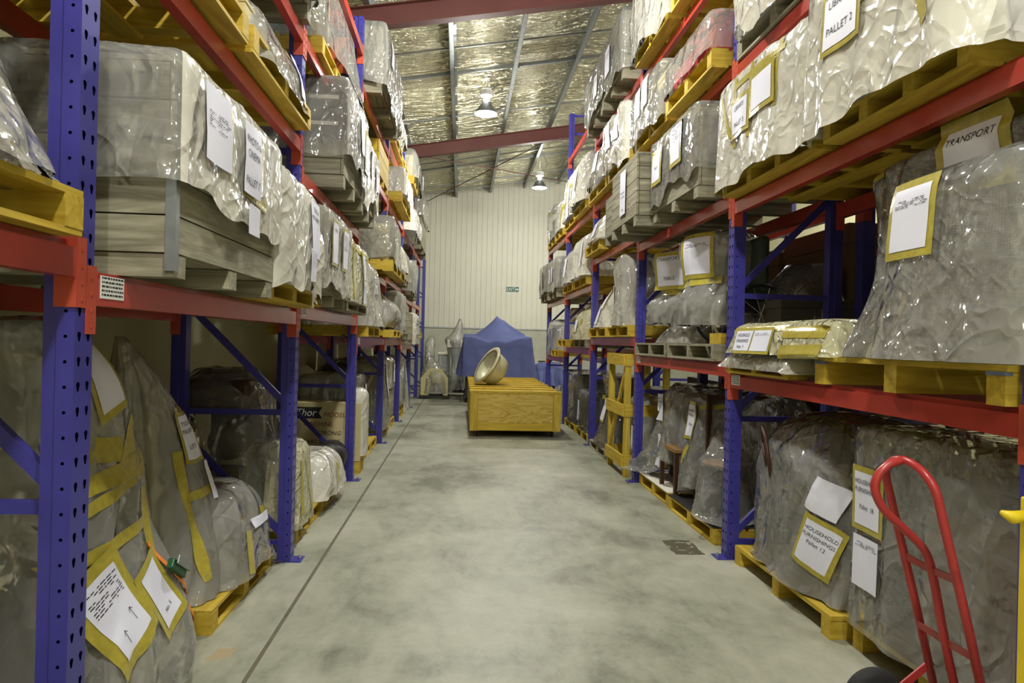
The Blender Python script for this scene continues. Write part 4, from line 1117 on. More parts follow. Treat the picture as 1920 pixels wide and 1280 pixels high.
# --- fifth and sixth bays
pal('L', 13.4, 14.5, 0, -.02, 'pine pallet at the bottom of the short pallet stack by the left floor edge', h=.13)
pal('L', 13.4, 14.5, .131, -.02, 'pine pallet on top of the short pallet stack by the left floor edge', h=.13)
wrp('L', 14.6, 15.7, .01, 1.15, -.04, 'pale film bundle with page standing on the floor at the far left', 'white', .8, 181, r=.1, amp=.05, taper=(.75, .75), papers=[P(-.1, .8, .22, .3, [], .02, rows=5, tape=.03)])
wrp('L', 13.45, 14.4, .264, .6, -.04, 'grey goods in film on the short pallet stack', 'milky', .8, 183, r=.06, amp=.04)
crt('L', 13.5, 14.6, 1.46, .52, .12, 'grey crate on the second level near the far end of the left rack', 4, 1.0, .09, 'old')
wrp('L', 14.68, 15.7, 1.46, .62, .16, 'white film bundle at the far end of the left second level', 'white', .95, 191, r=.05, amp=.05, folds=.02)
crt('L', 13.42, 14.5, 2.43, .55, .15, 'grey crate in film on the third level far left, nearer one', 4, 1.0, .09, 'old'); 
wrp('L', 13.40, 14.52, 2.55, .55, .17, 'film around the grey crate on the third level far left', 'milky', 1.04, 193, r=.03, amp=.04, ragged=.08, name='plastic_hood', cat='plastic cover')
crt('L', 14.6, 15.65, 2.43, .50, .12, 'grey crate on the third level far left, farther one', 4, 1.0, .09, 'old')
wrp('L', 13.5, 15.5, 3.71, .45, .16, 'white bag with page on the fourth level far left', 'white', .9, 195, r=.15, amp=.06, papers=[P(.2, .25, .3, .3, [], .03, rows=5)], name='plastic_bag', cat='plastic bag')
pal('L', 13.4, 14.55, 4.60, .16, 'yellow pallet under the tall bundle near the roof, far left', h=.16); wrp('L', 13.55, 15.75, 4.77, .55, .17, 'tall film bundle near the roof at the far left', 'milky', .95, 197, r=.15, amp=.05, papers=[P(.6, .25, .25, .3, [], .03, rows=5)])
goods('L', 13.7, 15.6, 4.77, .10, 'beige carton inside the tall bundle near the roof', 'cartonpale', .46, .7)
crt('L', 16.2, 18.3, 3.70, .60, .16, 'grey crate high at the far left end, lower of two', 4, 1.0, .1, 'old'); crt('L', 16.4, 18.2, 4.425, .5, .14, 'grey crate high at the far left end, upper of two', 4, 1.0, .08, 'old')
wrp('L', 16.3, 18.3, 4.5, .6, .18, 'clear film over the upper crate at the far left end', 'milky', 1.05, 199, r=.05, amp=.05, ragged=.1, name='plastic_hood', cat='plastic cover')
pal('L', 16.4, 17.5, 1.60, .1, 'yellow pallet near the far end of the left rack, nearer of two', h=.14); pal('L', 17.45, 18.5, 1.60, .1, 'yellow pallet near the far end of the left rack, farther of two', h=.14)
t = thing('leaning_board', 'dark board with orange edge leaning at the far end of the left rack', 'board', (-1.25, 16.9, 1.742), 0); t.rotation_euler = (0, -.16, 0)
part('panel', MB().box(-.02, .0, -.5, .5, 0, .62), 'brown', t); part('edging', MB().box(.001, .02, -.5, -.46, 0, .62).box(.001, .02, .46, .5, 0, .62), 'orangestrap', t)
# ================================================================== RIGHT RACK
def chair(loc, rz, label, mat='brown', seat='seatwood', hh=.9, round_seat=True):
    t = thing('chair', label, 'chair', loc, rz)
    if round_seat: part('seat', MB().lathe([(.001, .43), (.19, .43), (.205, .445), (.19, .462), (.001, .462)], 28, caps=False), seat, t, True)
    else: part('seat', MB().box(-.2, .2, -.2, .2, .43, .46), seat, t, bevel=.01)
    for sx in (-1, 1):
        for sy in (-1, 1): part('leg', MB().tube([(sx*.13, sy*.13, .43), (sx*.18, sy*.18, 0)], [.017, .013], 8), mat, t, True)
    part('stretcher', MB().tube([(.155*math.cos(a), .155*math.sin(a), .22) for a in [k*PI/10 for k in range(20)]], .009, 6, True), mat, t, True)
    if hh > .5:
        part('backrest', MB().tube([(-.17, .15, .44), (-.19, .2, .7), (-.15, .22, hh-.05), (0, .23, hh), (.15, .22, hh-.05), (.19, .2, .7), (.17, .15, .44)], .014, 8).tube([(-.1, .17, .44), (-.1, .21, .68), (0, .225, .78), (.1, .21, .68), (.1, .17, .44)], .010, 8), mat, t, True)
    return t
def drape(side, ya, yb, z, proud, label, solids, sheet, cyy, mat='clear', papers=(), tapes=(), seed=1, cell=.065, pins=(), floor=.004, ztop=None, rot=0, steps=75, cx=0):
    yc = (ya+yb)/2; base = 2.235 if side == 'L' else 2.295; solids = list(solids)
    for k in range(-1, 8):
        yp = base+2.735*k-.05; lx = (yp-yc) if side == 'L' else (yc-yp)
        if abs(lx) < 2.2:
            solids += [('box', lx-.055, lx+.055, proud-.02, proud+.1, -1, 3), ('box', lx-.055, lx+.055, proud+.74, proud+.85, -1, 3)]
    zt = ztop or max([s[-1] if s[0] != 'sph' else s[3]+s[4] for s in solids if s[-1] < 2.9])
    geo = drape_geo(cx, cyy, sheet[0], sheet[1], solids, floor, zt, seed, cell, steps, 5, pins, rot)
    v = geo[0]; c = crumple(v, seed+40, 4.5); v[:, 1] -= c*.03; v[:, 0] += (c-.3)*.015; v[:, 2] += c*.01
    return cover(side, ya, yb, z, proud, label, geo, mat, papers, tapes)

# --- near bay, floor
blockpal('R', 2.36, 3.50, 0, -.12, 'yellow timber pallet under the big covered box by the hand truck', h=.13, depth=1.0)
goods('R', 2.42, 3.10, .133, -.22, 'brown carton inside the clear cover behind the hand truck', 'carton', .72, .5)
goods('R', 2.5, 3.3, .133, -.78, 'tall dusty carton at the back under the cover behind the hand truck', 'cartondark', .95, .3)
goods('R', 2.5, 3.0, .856, -.3, 'grey blue box on top of the brown carton behind the hand truck', 'bluetape', .14, .35)
geo = wrap_geo(1.08, .96, 1.03, 211, r=.03, amp=.02, freq=2.0, flare=.03, taper=(.98, 1), cell=.04, folds=.022)
cover('R', 2.38, 3.48, .137, -.10, 'big square clear cover labelled household furnishings behind the red hand truck', geo, 'clear',
      papers=[P(-.38, .68, .22, .27, ['HOUSEHOLD', 'FURNISHINGS', '', 'Pallet  18'], .034, tape=.03), P(-.38, .36, .22, .26, [], .014, rows=3, top=.08)])
blockpal('R', 3.56, 4.86, 0, -.03, 'yellow timber pallet under the draped chair cover by the right upright', h=.13, depth=1.0)
chair((2.30, 4.48, .133), 1.2, 'bentwood chair under the clear cover by the right upright', 'brown')
t = thing('table', 'dark pedestal table under the clear cover by the right upright', 'table', (2.62, 4.0, .133), 0)
part('tabletop', MB().lathe([(.001, .64), (.34, .64), (.36, .66), (.34, .69), (.001, .69)], 30, caps=False), 'brown', t, True)
part('pedestal', MB().lathe([(.16, 0), (.14, .04), (.05, .1), (.07, .3), (.04, .5), (.09, .64)], 18), 'brown', t, True)
chair((2.78, 4.66, .133), 3.1, 'dark high backed chair at the rear of the draped cover', 'brown', 'brown', 1.0, False)
geo = loft_geo([(.135, .02, .50, .70, .52), (.22, .02, .50, .67, .50), (.5, .0, .50, .655, .50), (.85, -.02, .50, .63, .47), (1.02, -.06, .52, .53, .38), (1.11, -.12, .52, .34, .24), (1.135, -.14, .52, .16, .12)], seed=5, folds=.07, n=140, sq=3.2, nf=(4, 7, 12, 19), amp=.03, freq=4)
cover('R', 3.55, 4.86, 0, -.02, 'wide clear sheet draped over chairs and labelled pallet 12', geo, 'clear',
      papers=[P(.42, .44, .20, .26, ['HOUSEHOLD', 'FURNISHINGS', 'Pallet 12'], .032, rot=-.35, tape=.03), P(.46, .72, .18, .2, [], .02, rot=-.35)])
# red hand truck
t = thing('hand_truck', 'red tubular hand truck with a loop handle leaning by the covered box', 'hand truck', (1.81, 2.53, 0), 0)
r_ = .0165
def rail_pts(y):
    return []
ya, yb = -.15, .15
arc = [(-.055-.03*math.sin(a), yb*math.cos(a), 1.045+.11*math.sin(a)) for a in [k*PI/12 for k in range(13)]]
part('frame', MB().tube([(.21, yb, .04), (.08, yb, .55)]+arc+[(.08, ya, .55), (.21, ya, .04)], r_, 12), 'truckred', t, True)
mid = [(.19, .0, .10), (.10, 0, .45), (.05, 0, .68), (.01, 0, .80), (-.08, .0, .89), (-.16, .0, .96), (-.20, .0, 1.04), (-.185, .0, 1.10), (-.14, .0, 1.14), (-.085, 0, 1.155)]
def smooth_path(p, n=6):
    p = [Vector(q) for q in p]; o = []
    for i in range(len(p)-1):
        a, b, c, d = p[max(i-1, 0)], p[i], p[i+1], p[min(i+2, len(p)-1)]
        for k in range(n):
            u = k/n; o.append(.5*((2*b)+(c-a)*u+(2*a-5*b+4*c-d)*u*u+(3*b-a-3*c+d)*u**3))
    return o+[p[-1]]
part('handle', MB().tube(smooth_path(mid), r_, 12), 'truckred', t, True)
for z, x in ((.74, .025), (.46, .09), (.18, .165)):
    part('cross_bar', MB().bar((x, ya, z), (x+.012, 0, z-.012), .03, .006, up=(1, 0, .2)).bar((x+.012, 0, z-.012), (x, yb, z), .03, .006, up=(1, 0, .2)), 'truckred', t)
part('toe_plate', MB().box(.205, .28, -.19, .19, .004, .012).box(.20, .21, -.19, .19, .004, .1), 'truckred', t)
for s in (-1, 1):
    wl = part('wheel', MB().lathe([(.06, -.03), (.11, -.034), (.127, -.02), (.127, .02), (.11, .034), (.06, .03)], 32, Matrix.Translation((-.06, s*.185, .128)) @ Matrix.Rotation(PI/2, 4, 'X')), 'rubber', t, True)
    part('hub', MB().lathe([(.062, -.025), (.03, -.035), (.03, .035), (.062, .025)], 20, Matrix.Translation((-.06, s*.185, .128)) @ Matrix.Rotation(PI/2, 4, 'X')), 'truckred', wl, True)
    part('axle_bracket', MB().bar((-.06, s*.15, .128), (.16, s*.15, .3), .03, .008, up=(0, 1, 0)).bar((-.06, s*.15, .128), (.2, s*.15, .08), .03, .008, up=(0, 1, 0)), 'truckred', t)
part('axle', MB().tube([(-.06, -.2, .128), (-.06, .2, .128)], .009, 8), 'galv', t, True)
t = thing('steel_barrier', 'yellow painted post with a hook at the right edge of the picture', 'post', (1.80, 2.0, 0), 0)
part('post', MB().box(-.03, .03, -.03, .03, .008, 1.13), 'yellow', t, bevel=.006); part('base_plate', MB().box(-.08, .08, -.08, .08, 0, .01), 'yellow', t)
part('hook', MB().tube([(-.028, 0, 1.075), (-.08, 0, 1.07), (-.115, 0, 1.085)], [.018, .02, .008], 10), 'yellow', t, True)

# --- near bay, first beam
pal('R', 3.97, 4.9, 1.385, .05, 'pine pallet under the flat household furnishings parcel', h=.12, bw=.06, n=3)
loc, rz = spot('R', 3.86, 4.9, 1.506, .07)
geo = drape_geo(0, .42, 1.2, .95, [('box', -.47, .46, .02, .9, -.13, .0)], -.09, .01, 8, .05, 50)
t = thing('plastic_cover', 'pale plastic skirt under the flat household furnishings parcel', 'plastic cover', loc, rz); npmesh('plastic_sheet', *geo, 'hazy', t)
t = wrp('R', 3.5, 4.86, 1.532, .185, .05, 'flat taped parcel labelled household furnishings pallet 9', 'cream', .8, 221, r=.05, amp=.022, taper=(.9, .9), flare=.03, folds=.01,
    tapes=[((.16, .02), (.64, .03), .08), ((.16, .14), (.64, .14), .07), ((-.62, .165), (.2, .17), .04)],
    papers=[P(-.38, .088, .27, .135, ['HOUSEHOLD', 'FURNISHINGS', 'Pallet  9'], .032, tape=.02, top=.1), P(-.10, .088, .25, .135, [], .012, rows=4, top=.05, tape=.02, seed=4)])
goods('R', 3.6, 4.8, 1.532, -.02, 'flat cushion box inside the pallet 9 parcel', 'canvas', .14, .6)
blockpal('R', 2.32, 3.66, 1.385, .04, 'yellow pallet with grey painted ends under the cane chairs', h=.15, painted=True)
def cane_chair(y, x, rz, label, dark=False):
    t = thing('cane_chair', label, 'chair', (x, y, 1.537), rz)
    part('seat', MB().lathe([(.001, .30), (.25, .30), (.27, .33), (.25, .36), (.001, .36)], 28, caps=False), 'wicker', t, True)
    b = MB(); n = 22
    vs = []
    for k in range(n+1):
        a = -1.9+3.8*k/n
        for j in range(7):
            z = .33+.62*j/6*(1-.25*(a/1.9)**4); rr = .27+.06*j/6
            vs.append((rr*math.sin(a), rr*math.cos(a), z))
    b.add(vs, [(k*7+j, (k+1)*7+j, (k+1)*7+j+1, k*7+j+1) for k in range(n) for j in range(6)])
    o = part('backrest', b, 'leather' if dark else 'wicker', t, True); so = o.modifiers.new('thick', 'SOLIDIFY'); so.thickness = .02
    for k in range(4):
        a = PI/4+k*PI/2; part('leg', MB().tube([(.2*math.cos(a), .2*math.sin(a), .3), (.22*math.cos(a), .22*math.sin(a), 0)], .015, 8), 'brown', t, True)
cane_chair(3.15, 2.42, -.9, 'pale woven cane chair in clear plastic on the near right beam')
cane_chair(2.62, 2.75, -1.2, 'second woven cane chair at the back in clear plastic')
t = thing('wheelchair', 'dark leather wheelchair with a white grip under labelled plastic', 'wheelchair', (2.30, 2.62, 1.537), -PI/2)
part('seat', MB().box(-.2, .2, -.05, .36, .24, .30), 'leather', t, bevel=.03); part('backrest', MB().box(-.2, .2, .34, .42, .28, .68), 'leather', t, bevel=.04)
for s in (-1, 1):
    wl = part('wheel', MB().tube([(s*.25, .18+.23*math.cos(k*PI/16), .235+.23*math.sin(k*PI/16)) for k in range(32)], .013, 8, True), 'rubber', t, True)
    b = MB()
    for k in range(10): b.tube([(s*.25, .18, .235), (s*.25, .18+.225*math.cos(k*PI/5), .235+.225*math.sin(k*PI/5))], .002, 4)
    part('spokes', b, 'chrome', wl)
    part('arm', MB().tube([(s*.21, .36, .62), (s*.21, .30, .47), (s*.21, -.02, .46)], .013, 8), 'chrome', t, True)
    part('grip', MB().tube([(s*.21, -.10, .465), (s*.21, .02, .46)], .024, 10), 'canvas', t, True)
part('footrest', MB().tube([(-.15, -.02, .26), (-.15, -.14, .05), (.15, -.14, .05), (.15, -.02, .26)], .011, 8), 'chrome', t, True)
geo = loft_geo([(0, -.02, .42, .66, .46), (.12, -.03, .42, .58, .42), (.35, 0, .42, .50, .36), (.60, -.0, .44, .52, .34), (.82, .04, .46, .60, .36), (.94, .06, .48, .63, .38), (.985, .1, .5, .45, .28)], seed=53, folds=.055, n=100, sq=3.2)
cover('R', 2.30, 3.62, 1.54, .03, 'large clear cover with transport sheet over cane chairs on the near right beam', geo, 'clear',
      papers=[P(.30, .86, .27, .22, ['TRANSPORT', '', 'Pallet'], .045, tape=.05)], tapes=[((-.44, .93), (-.3, .93), .05), ((-.16, .78), (-.06, .62), .06), ((-.06, .14), (-.02, .30), .04)])
geo = wrap_geo(.74, .56, .78, 231, r=.1, amp=.025, freq=2.6, flare=.22, taper=(.96, .9), cell=.04, folds=.03)
cover('R', 2.24, 2.98, 1.54, .09, 'clear bag with yellow taped sheet over the wheelchair on the near right beam', geo, 'clear', papers=[P(-.16, .60, .24, .27, ['', ''], .012, rows=4, top=.05, tape=.035)])
# second rank, in the dark behind
pal('R', 3.75, 4.9, 1.40, -1.05, 'shaded pallet under the brown draped carton on the rear racking'); 
goods('R', 3.9, 4.75, 1.532, -1.1, 'brown carton under a dull sheet on the rear racking behind the cane chairs', 'carton', 1.0, .75)
wrp('R', 3.86, 4.79, 1.532, 1.05, -1.06, 'dull film over the brown carton on the rear racking', 'dclear', .83, 233, r=.03, amp=.02, name='plastic_cover', cat='plastic cover', folds=.02)
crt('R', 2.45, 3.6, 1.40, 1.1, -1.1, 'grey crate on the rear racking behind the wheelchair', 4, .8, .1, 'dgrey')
geo = loft_geo([(0, 0, .45, .55, .42), (.25, .02, .45, .5, .4), (.55, .08, .45, .4, .33), (.8, .16, .5, .2, .2)], seed=57, folds=.05, n=70)
cover('R', 5.1, 6.3, 1.47, -.42, 'dull film heap behind the frame beyond the flat parcel', geo, 'dclear')
goods('R', 5.2, 6.2, 1.462, -.5, 'dark box under the dull film heap beyond the flat parcel', 'greybox', .5, .6)
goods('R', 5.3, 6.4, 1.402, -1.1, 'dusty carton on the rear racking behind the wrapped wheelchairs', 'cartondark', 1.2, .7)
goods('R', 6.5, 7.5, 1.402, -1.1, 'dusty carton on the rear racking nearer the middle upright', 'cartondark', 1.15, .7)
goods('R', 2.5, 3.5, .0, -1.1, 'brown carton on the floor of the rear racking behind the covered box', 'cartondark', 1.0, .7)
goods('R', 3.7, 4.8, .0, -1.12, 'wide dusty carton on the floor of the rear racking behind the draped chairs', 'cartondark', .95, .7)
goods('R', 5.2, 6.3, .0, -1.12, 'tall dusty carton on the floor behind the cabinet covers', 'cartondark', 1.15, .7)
goods('R', 6.4, 7.5, .0, -1.12, 'tall carton on the floor behind the second floor pallets', 'carton', 1.2, .7)
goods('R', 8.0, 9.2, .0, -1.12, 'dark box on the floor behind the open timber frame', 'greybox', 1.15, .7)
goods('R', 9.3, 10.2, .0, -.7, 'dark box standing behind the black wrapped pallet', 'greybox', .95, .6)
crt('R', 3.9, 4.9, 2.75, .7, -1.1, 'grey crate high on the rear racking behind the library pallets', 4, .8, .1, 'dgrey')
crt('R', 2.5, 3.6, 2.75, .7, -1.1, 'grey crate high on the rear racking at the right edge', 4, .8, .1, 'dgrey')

# --- near bay, second beam: the library pallets
for ya, yb, lb in ((3.60, 4.96, 'yellow pallet under the farther library bundle'), (2.46, 3.52, 'yellow pallet under the nearer library bundle')):
    pal('R', ya, yb, 2.67, .10, lb, h=.12, bw=.07, n=4)
wrp('R', 3.62, 5.0, 2.72, .70, .13, 'white film bundle taped with library pallet 3 sheets', 'white', 1.05, 241, r=.05, amp=.045, freq=1.8, ragged=.05, taper=(.97, .98), cell=.032, folds=.02,
    tapes=[((-.32, .22), (-.28, .68), .04), ((-.06, .22), (-.03, .70), .04), ((.3, .30), (.34, .69), .05), ((-.3, .62), (.4, .62), .04), ((-.52, .62), (-.36, .30), .035)],
    papers=[P(-.19, .40, .25, .20, ['LIBRARY', '', 'PALLET 3'], .043, tape=.03, top=.1), P(.14, .46, .28, .20, [], .02, tape=.035)])
wrp('R', 2.22, 3.56, 2.70, .80, .16, 'white film bundle with library pallet 2 sheet', 'white', 1.05, 251, r=.08, amp=.055, freq=1.2, ragged=.035, taper=(.94, .96), cell=.036, folds=.035,
    tapes=[((-.34, .34), (-.3, .84), .05), ((.0, .46), (.04, .84), .05), ((.42, .18), (.26, .62), .06)],
    papers=[P(-.17, .47, .27, .25, ['LIBRARY', '', 'PALLET 2'], .052, tape=.03, top=.06), P(.16, .60, .25, .2, [], .02, tape=.03)])
# third beam above
pal('R', 3.75, 4.94, 3.69, .02, 'pine pallet on the third beam over the library bundles, farther one', 'old'); pal('R', 2.5, 3.65, 3.69, .02, 'pine pallet on the third beam over the library bundles, nearer one', 'old')
wrp('R', 3.95, 4.98, 3.822, .5, .06, 'knotted white plastic at the top of the near right rack', 'white', .9, 261, r=.1, amp=.06, ragged=.12)
t = thing('conduit', 'grey pipe lying in the rack behind the library bundles', 'pipe', (2.925, 0, 0), 0)
part('pipe', MB().tube([(0, 2.4, 3.60), (0, 8.0, 3.60)], .045, 14), 'galv', t, True)
for y in (2.8, 4.98, 7.7): part('clip', MB().box(-.05, .05, y-.015, y+.015, 3.545, 3.66), 'galv', t)
t = thing('conduit', 'grey pipe slung under the third beam of the far right bays', 'pipe', (2.925, 0, 0), 0)
part('pipe', MB().tube([(0, 8.4, 3.50), (0, 15.8, 3.50)], .07, 14), 'galv', t, True)
for y in (10.45, 13.19): part('clip', MB().box(-.075, .075, y-.02, y+.02, 3.42, 3.62), 'galv', t)
t = thing('conduit', 'grey pipe slung under the second beam of the far right bays', 'pipe', (2.925, 0, 0), 0)
part('pipe', MB().tube([(0, 10.6, 2.32), (0, 15.8, 2.32)], .06, 14), 'galv', t, True)
for y in (10.68, 13.19): part('clip', MB().box(-.065, .065, y-.02, y+.02, 2.25, 2.42), 'galv', t)

# --- second bay, floor
pal('R', 5.28, 6.48, 0, -.03, 'yellow pallet with dark sheet under the stool, beside the floor stain', h=.13, depth=1.0, bw=.08)
pal('R', 6.54, 7.62, 0, -.05, 'yellow pallet with white sheet under the covered cabinet', h=.13, depth=1.0, board=True, bw=.08)
t = thing('deck_sheet', 'dark sheet lying on the pallet under the stool', 'sheet', (2.5, 5.88, .131), 0); part('sheet', MB().box(-.47, .48, -.6, .6, 0, .004), 'dark', t)
t = thing('cabinet', 'dark stained cabinet on slim legs under clear film, white sheet beneath', 'cabinet', (2.36, 6.72, .1375), -PI/2)
part('body', MB().box(-.26, .26, 0, .42, .42, .98), 'brown', t, bevel=.008); part('top', MB().box(-.28, .28, -.02, .44, .98, 1.0), 'brown', t); part('seat', MB().box(-.27, .27, -.28, -.005, .40, .43), 'seatwood', t)
for sx in (-1, 1):
    for y in (-.25, .38): part('leg', MB().box(sx*.23-.02, sx*.23+.02, y-.02, y+.02, 0, .41), 'brown', t)
part('door', MB().box(-.25, .25, -.012, -.001, .46, .95), 'brown', t)
goods('R', 7.03, 7.5, .1375, -.35, 'dark chest beside the cabinet under clear film', 'brown', .92, .4, name='chest', cat='chest')
chair((2.28, 5.66, .1365), .4, 'round topped stool with dark legs under clear film', 'brown', hh=.3)
chair((2.74, 5.60, .136), -PI/2, 'dark chair behind the stool under clear film', 'brown', 'brown', .98, False)
t = thing('table', 'narrow dark table carrying film beside the stool', 'table', (2.5, 6.12, .136), 0)
part('tabletop', MB().box(-.3, .3, -.18, .18, .96, 1.0), 'brown', t)
for sx in (-1, 1):
    for sy in (-1, 1): part('leg', MB().box(sx*.27-.02, sx*.27+.02, sy*.15-.02, sy*.15+.02, 0, .958), 'brown', t)
drape('R', 6.5, 7.66, .145, -.02, 'clear film over the dark cabinet with furniture sheet', [('box', -.15, .5, .22, .9, 0, 1.0), ('box', -.2, .5, .22, .85, 0, .92)], (1.8, 1.85), .56, 'clear', seed=9, papers=[P(-.18, .76, .2, .28, ['HOUSEHOLD', 'FURNISHINGS', 'Pallet'], .03), P(-.1, .3, .2, .34, [], .02)])
drape('R', 5.22, 6.5, .14, -.02, 'clear film over the round stool with pallet 19 sheet', [('box', -.56, -.18, .2, .86, 0, 1.0), ('cyl', .21, .28, .21, 0, .47), ('box', -.26, .5, .5, .9, 0, .99)], (1.85, 1.9), .56, 'clear', seed=13, papers=[P(-.38, .74, .22, .30, ['Household', 'Furnishings', '', 'Pallet 19'], .036, tape=.03)], tapes=[((-.5, .9), (-.44, .98), .05), ((-.2, .88), (-.05, .9), .04), ((-.5, .32), (-.44, .5), .03)])
# --- second bay, first beam: wheelchairs
pal('R', 5.2, 6.4, 1.46, .04, 'grey pallet under the wrapped wheelchairs, nearer of two', 'old', h=.135, bw=.05, n=3); pal('R', 6.45, 7.6, 1.46, .04, 'grey pallet under the wrapped wheelchairs, farther of two', 'old', h=.135, bw=.05, n=3)
def wheel_chair2(y, label, x=2.42):
    t = thing('wheelchair', label, 'wheelchair', (x, y, 1.597), -PI/2)
    part('seat', MB().box(-.2, .2, -.1, .3, .38, .46), 'green', t, bevel=.03); part('backrest', MB().box(-.2, .2, .05, .14, .44, .92), 'green', t, bevel=.04)
    for s in (-1, 1):
        wl = part('wheel', MB().tube([(s*.24, .05+.24*math.cos(k*PI/16), .255+.24*math.sin(k*PI/16)) for k in range(32)], .015, 8, True), 'canvas' if s < 0 else 'rubber', t, True)
        b = MB()
        for k in range(10): b.tube([(s*.24, .05, .255), (s*.24, .05+.235*math.cos(k*PI/5), .255+.235*math.sin(k*PI/5))], .002, 4)
        part('spokes', b, 'chrome', wl)
    part('axle', MB().tube([(-.24, .05, .255), (.24, .05, .255)], .015, 8), 'dark', t, True)
    part('spring', MB().box(-.12, .12, -.05, .2, .28, .37), 'dark', t)
wheel_chair2(6.62, 'green seated wheelchair wrapped in clear bags, farther of the pair'); wheel_chair2(5.72, 'green seated wheelchair wrapped in clear bags, beside the upright')
geo = loft_geo([(.20, -.0, .34, .33, .33), (.28, -.02, .34, .35, .34), (.42, -.02, .34, .32, .32), (.49, .0, .36, .22, .24), (.54, 0, .36, .22, .24), (.66, -.02, .36, .28, .25), (.86, -.05, .36, .31, .27), (.94, -.04, .36, .24, .23), (.975, 0, .38, .12, .14)], seed=61, folds=.09, n=110, sq=3)
bag_a = cover('R', 6.22, 6.98, 1.597, .0, 'clear bag marked transport pallet 2, tied at the waist', geo, 'milky', papers=[P(-.02, .73, .34, .30, ['TRANSPORT', '', '', 'Pallet 2'], .052, tape=.04, top=.02)], tapes=[((-.2, .52), (.2, .51), .06)], name='plastic_bag', cat='plastic bag')
geo = loft_geo([(.16, .0, .32, .35, .33), (.32, 0, .32, .33, .33), (.48, .0, .34, .28, .28), (.58, 0, .36, .27, .26), (.68, -.02, .36, .31, .27), (.88, -.03, .36, .34, .28), (.965, -.02, .36, .27, .25), (.995, 0, .38, .14, .14)], seed=67, folds=.09, n=110, sq=3)
bag_b = cover('R', 5.32, 6.06, 1.597, .0, 'clear bag with a plain list taped to it, beside the right upright', geo, 'milky', papers=[P(-.06, .77, .32, .32, ['', ''], .014, rows=3, top=.03, tape=.04)], tapes=[((-.24, .53), (.2, .55), .06)], name='plastic_bag', cat='plastic bag')
for t in (bag_a, bag_b): t.rotation_euler.z += .5; t.location.y += .10
geo = loft_geo([(0, -.1, .3, .36, .28), (.1, -.06, .32, .30, .24), (.24, .02, .36, .18, .16), (.32, .06, .38, .08, .08)], seed=71, folds=.06, n=60)
cover('R', 6.4, 7.2, 1.60, .0, 'loose tail of clear film spread on the grey pallet', geo, 'hazy', papers=[], name='plastic_cover')
part_t = thing('timber_block', 'small timber chock beside the wheelchair wheels', 'block', (2.16, 5.55, 1.597), 0); part('block', MB().box(-.05, .05, -.13, .13, 0, .09), 'pine', part_t)
# --- second bay, second beam: crates
crt('R', 5.20, 6.46, 2.74, .62, .19, 'grey plank crate with two taped sheets next to the library bundles', 4, 1.05, .09, 'old')
geo = wrap_geo(1.30, 1.12, .53, 271, r=.03, amp=.014, freq=4, ragged=.12, cell=.045)
cover('R', 5.20, 6.46, 2.96, .215, 'clear film with yellow taped sheets over the near plank crate', geo, 'clear', papers=[P(-.38, .26, .24, .26, ['', '', 'Pallet 8'], .035, tape=.035), P(.18, .34, .24, .34, [], .012, rows=14, top=.03, tape=.035)], name='plastic_hood')
pz = [o for o in bpy.data.objects if o.get('label', '').startswith('grey plank crate with two taped')][0]
part('batten', MB().bar((-.10, -.012, .28), (-.04, -.012, .58), .07, .02, up=(0, -1, 0)), 'oldz', pz)
crt('R', 6.56, 7.66, 2.74, .60, .33, 'grey plank crate with a long white sheet, beyond the taped crate', 5, 1.05, .10, 'old')
pz = [o for o in bpy.data.objects if o.get('label', '').startswith('grey plank crate with a long')][0]
paper(pz, flat(-.001), .02, .42, .24, .46, ['', '', '', '', 'Household', 'Furnishings', '', '', 'Pallet'], .036, top=.06)
# third and fourth beams
pal('R', 5.12, 6.30, 3.72, .14, 'yellow pallet holding the red carton in film', h=.15); pal('R', 6.38, 7.6, 3.72, .10, 'yellow pallet holding the pale carton in film', h=.15)
goods('R', 5.2, 6.25, 3.872, .08, 'red carton in clear film above the plank crates', 'pinkbox', .22, .8)
wrp('R', 5.14, 6.32, 3.872, .30, .14, 'clear film around the red carton', 'milky', .95, 281, r=.04, amp=.03, name='plastic_hood', cat='plastic cover', taper=(.97, .95))
goods('R', 6.5, 7.5, 3.872, .06, 'pale carton in clear film above the plank crates', 'cartonpale', .40, .8)
wrp('R', 6.42, 7.58, 3.80, .52, .14, 'clear film with two sheets around the pale carton', 'clear', .95, 283, r=.03, amp=.025, ragged=.08, name='plastic_hood', cat='plastic cover', papers=[P(-.2, .34, .22, .3, [], .012, rows=7, top=.05), P(.08, .38, .22, .3, [], .012, rows=7, top=.05)])
pal('R', 5.1, 6.2, 4.65, .14, 'yellow pallet on the highest right beam, nearer one', h=.15); pal('R', 6.3, 7.5, 4.65, .14, 'yellow pallet on the highest right beam under the white bag', h=.15)
wrp('R', 6.25, 7.55, 4.70, .75, .16, 'large white film bag on the highest right beam', 'hazy', .95, 291, r=.15, amp=.06, ragged=.12, folds=.03)
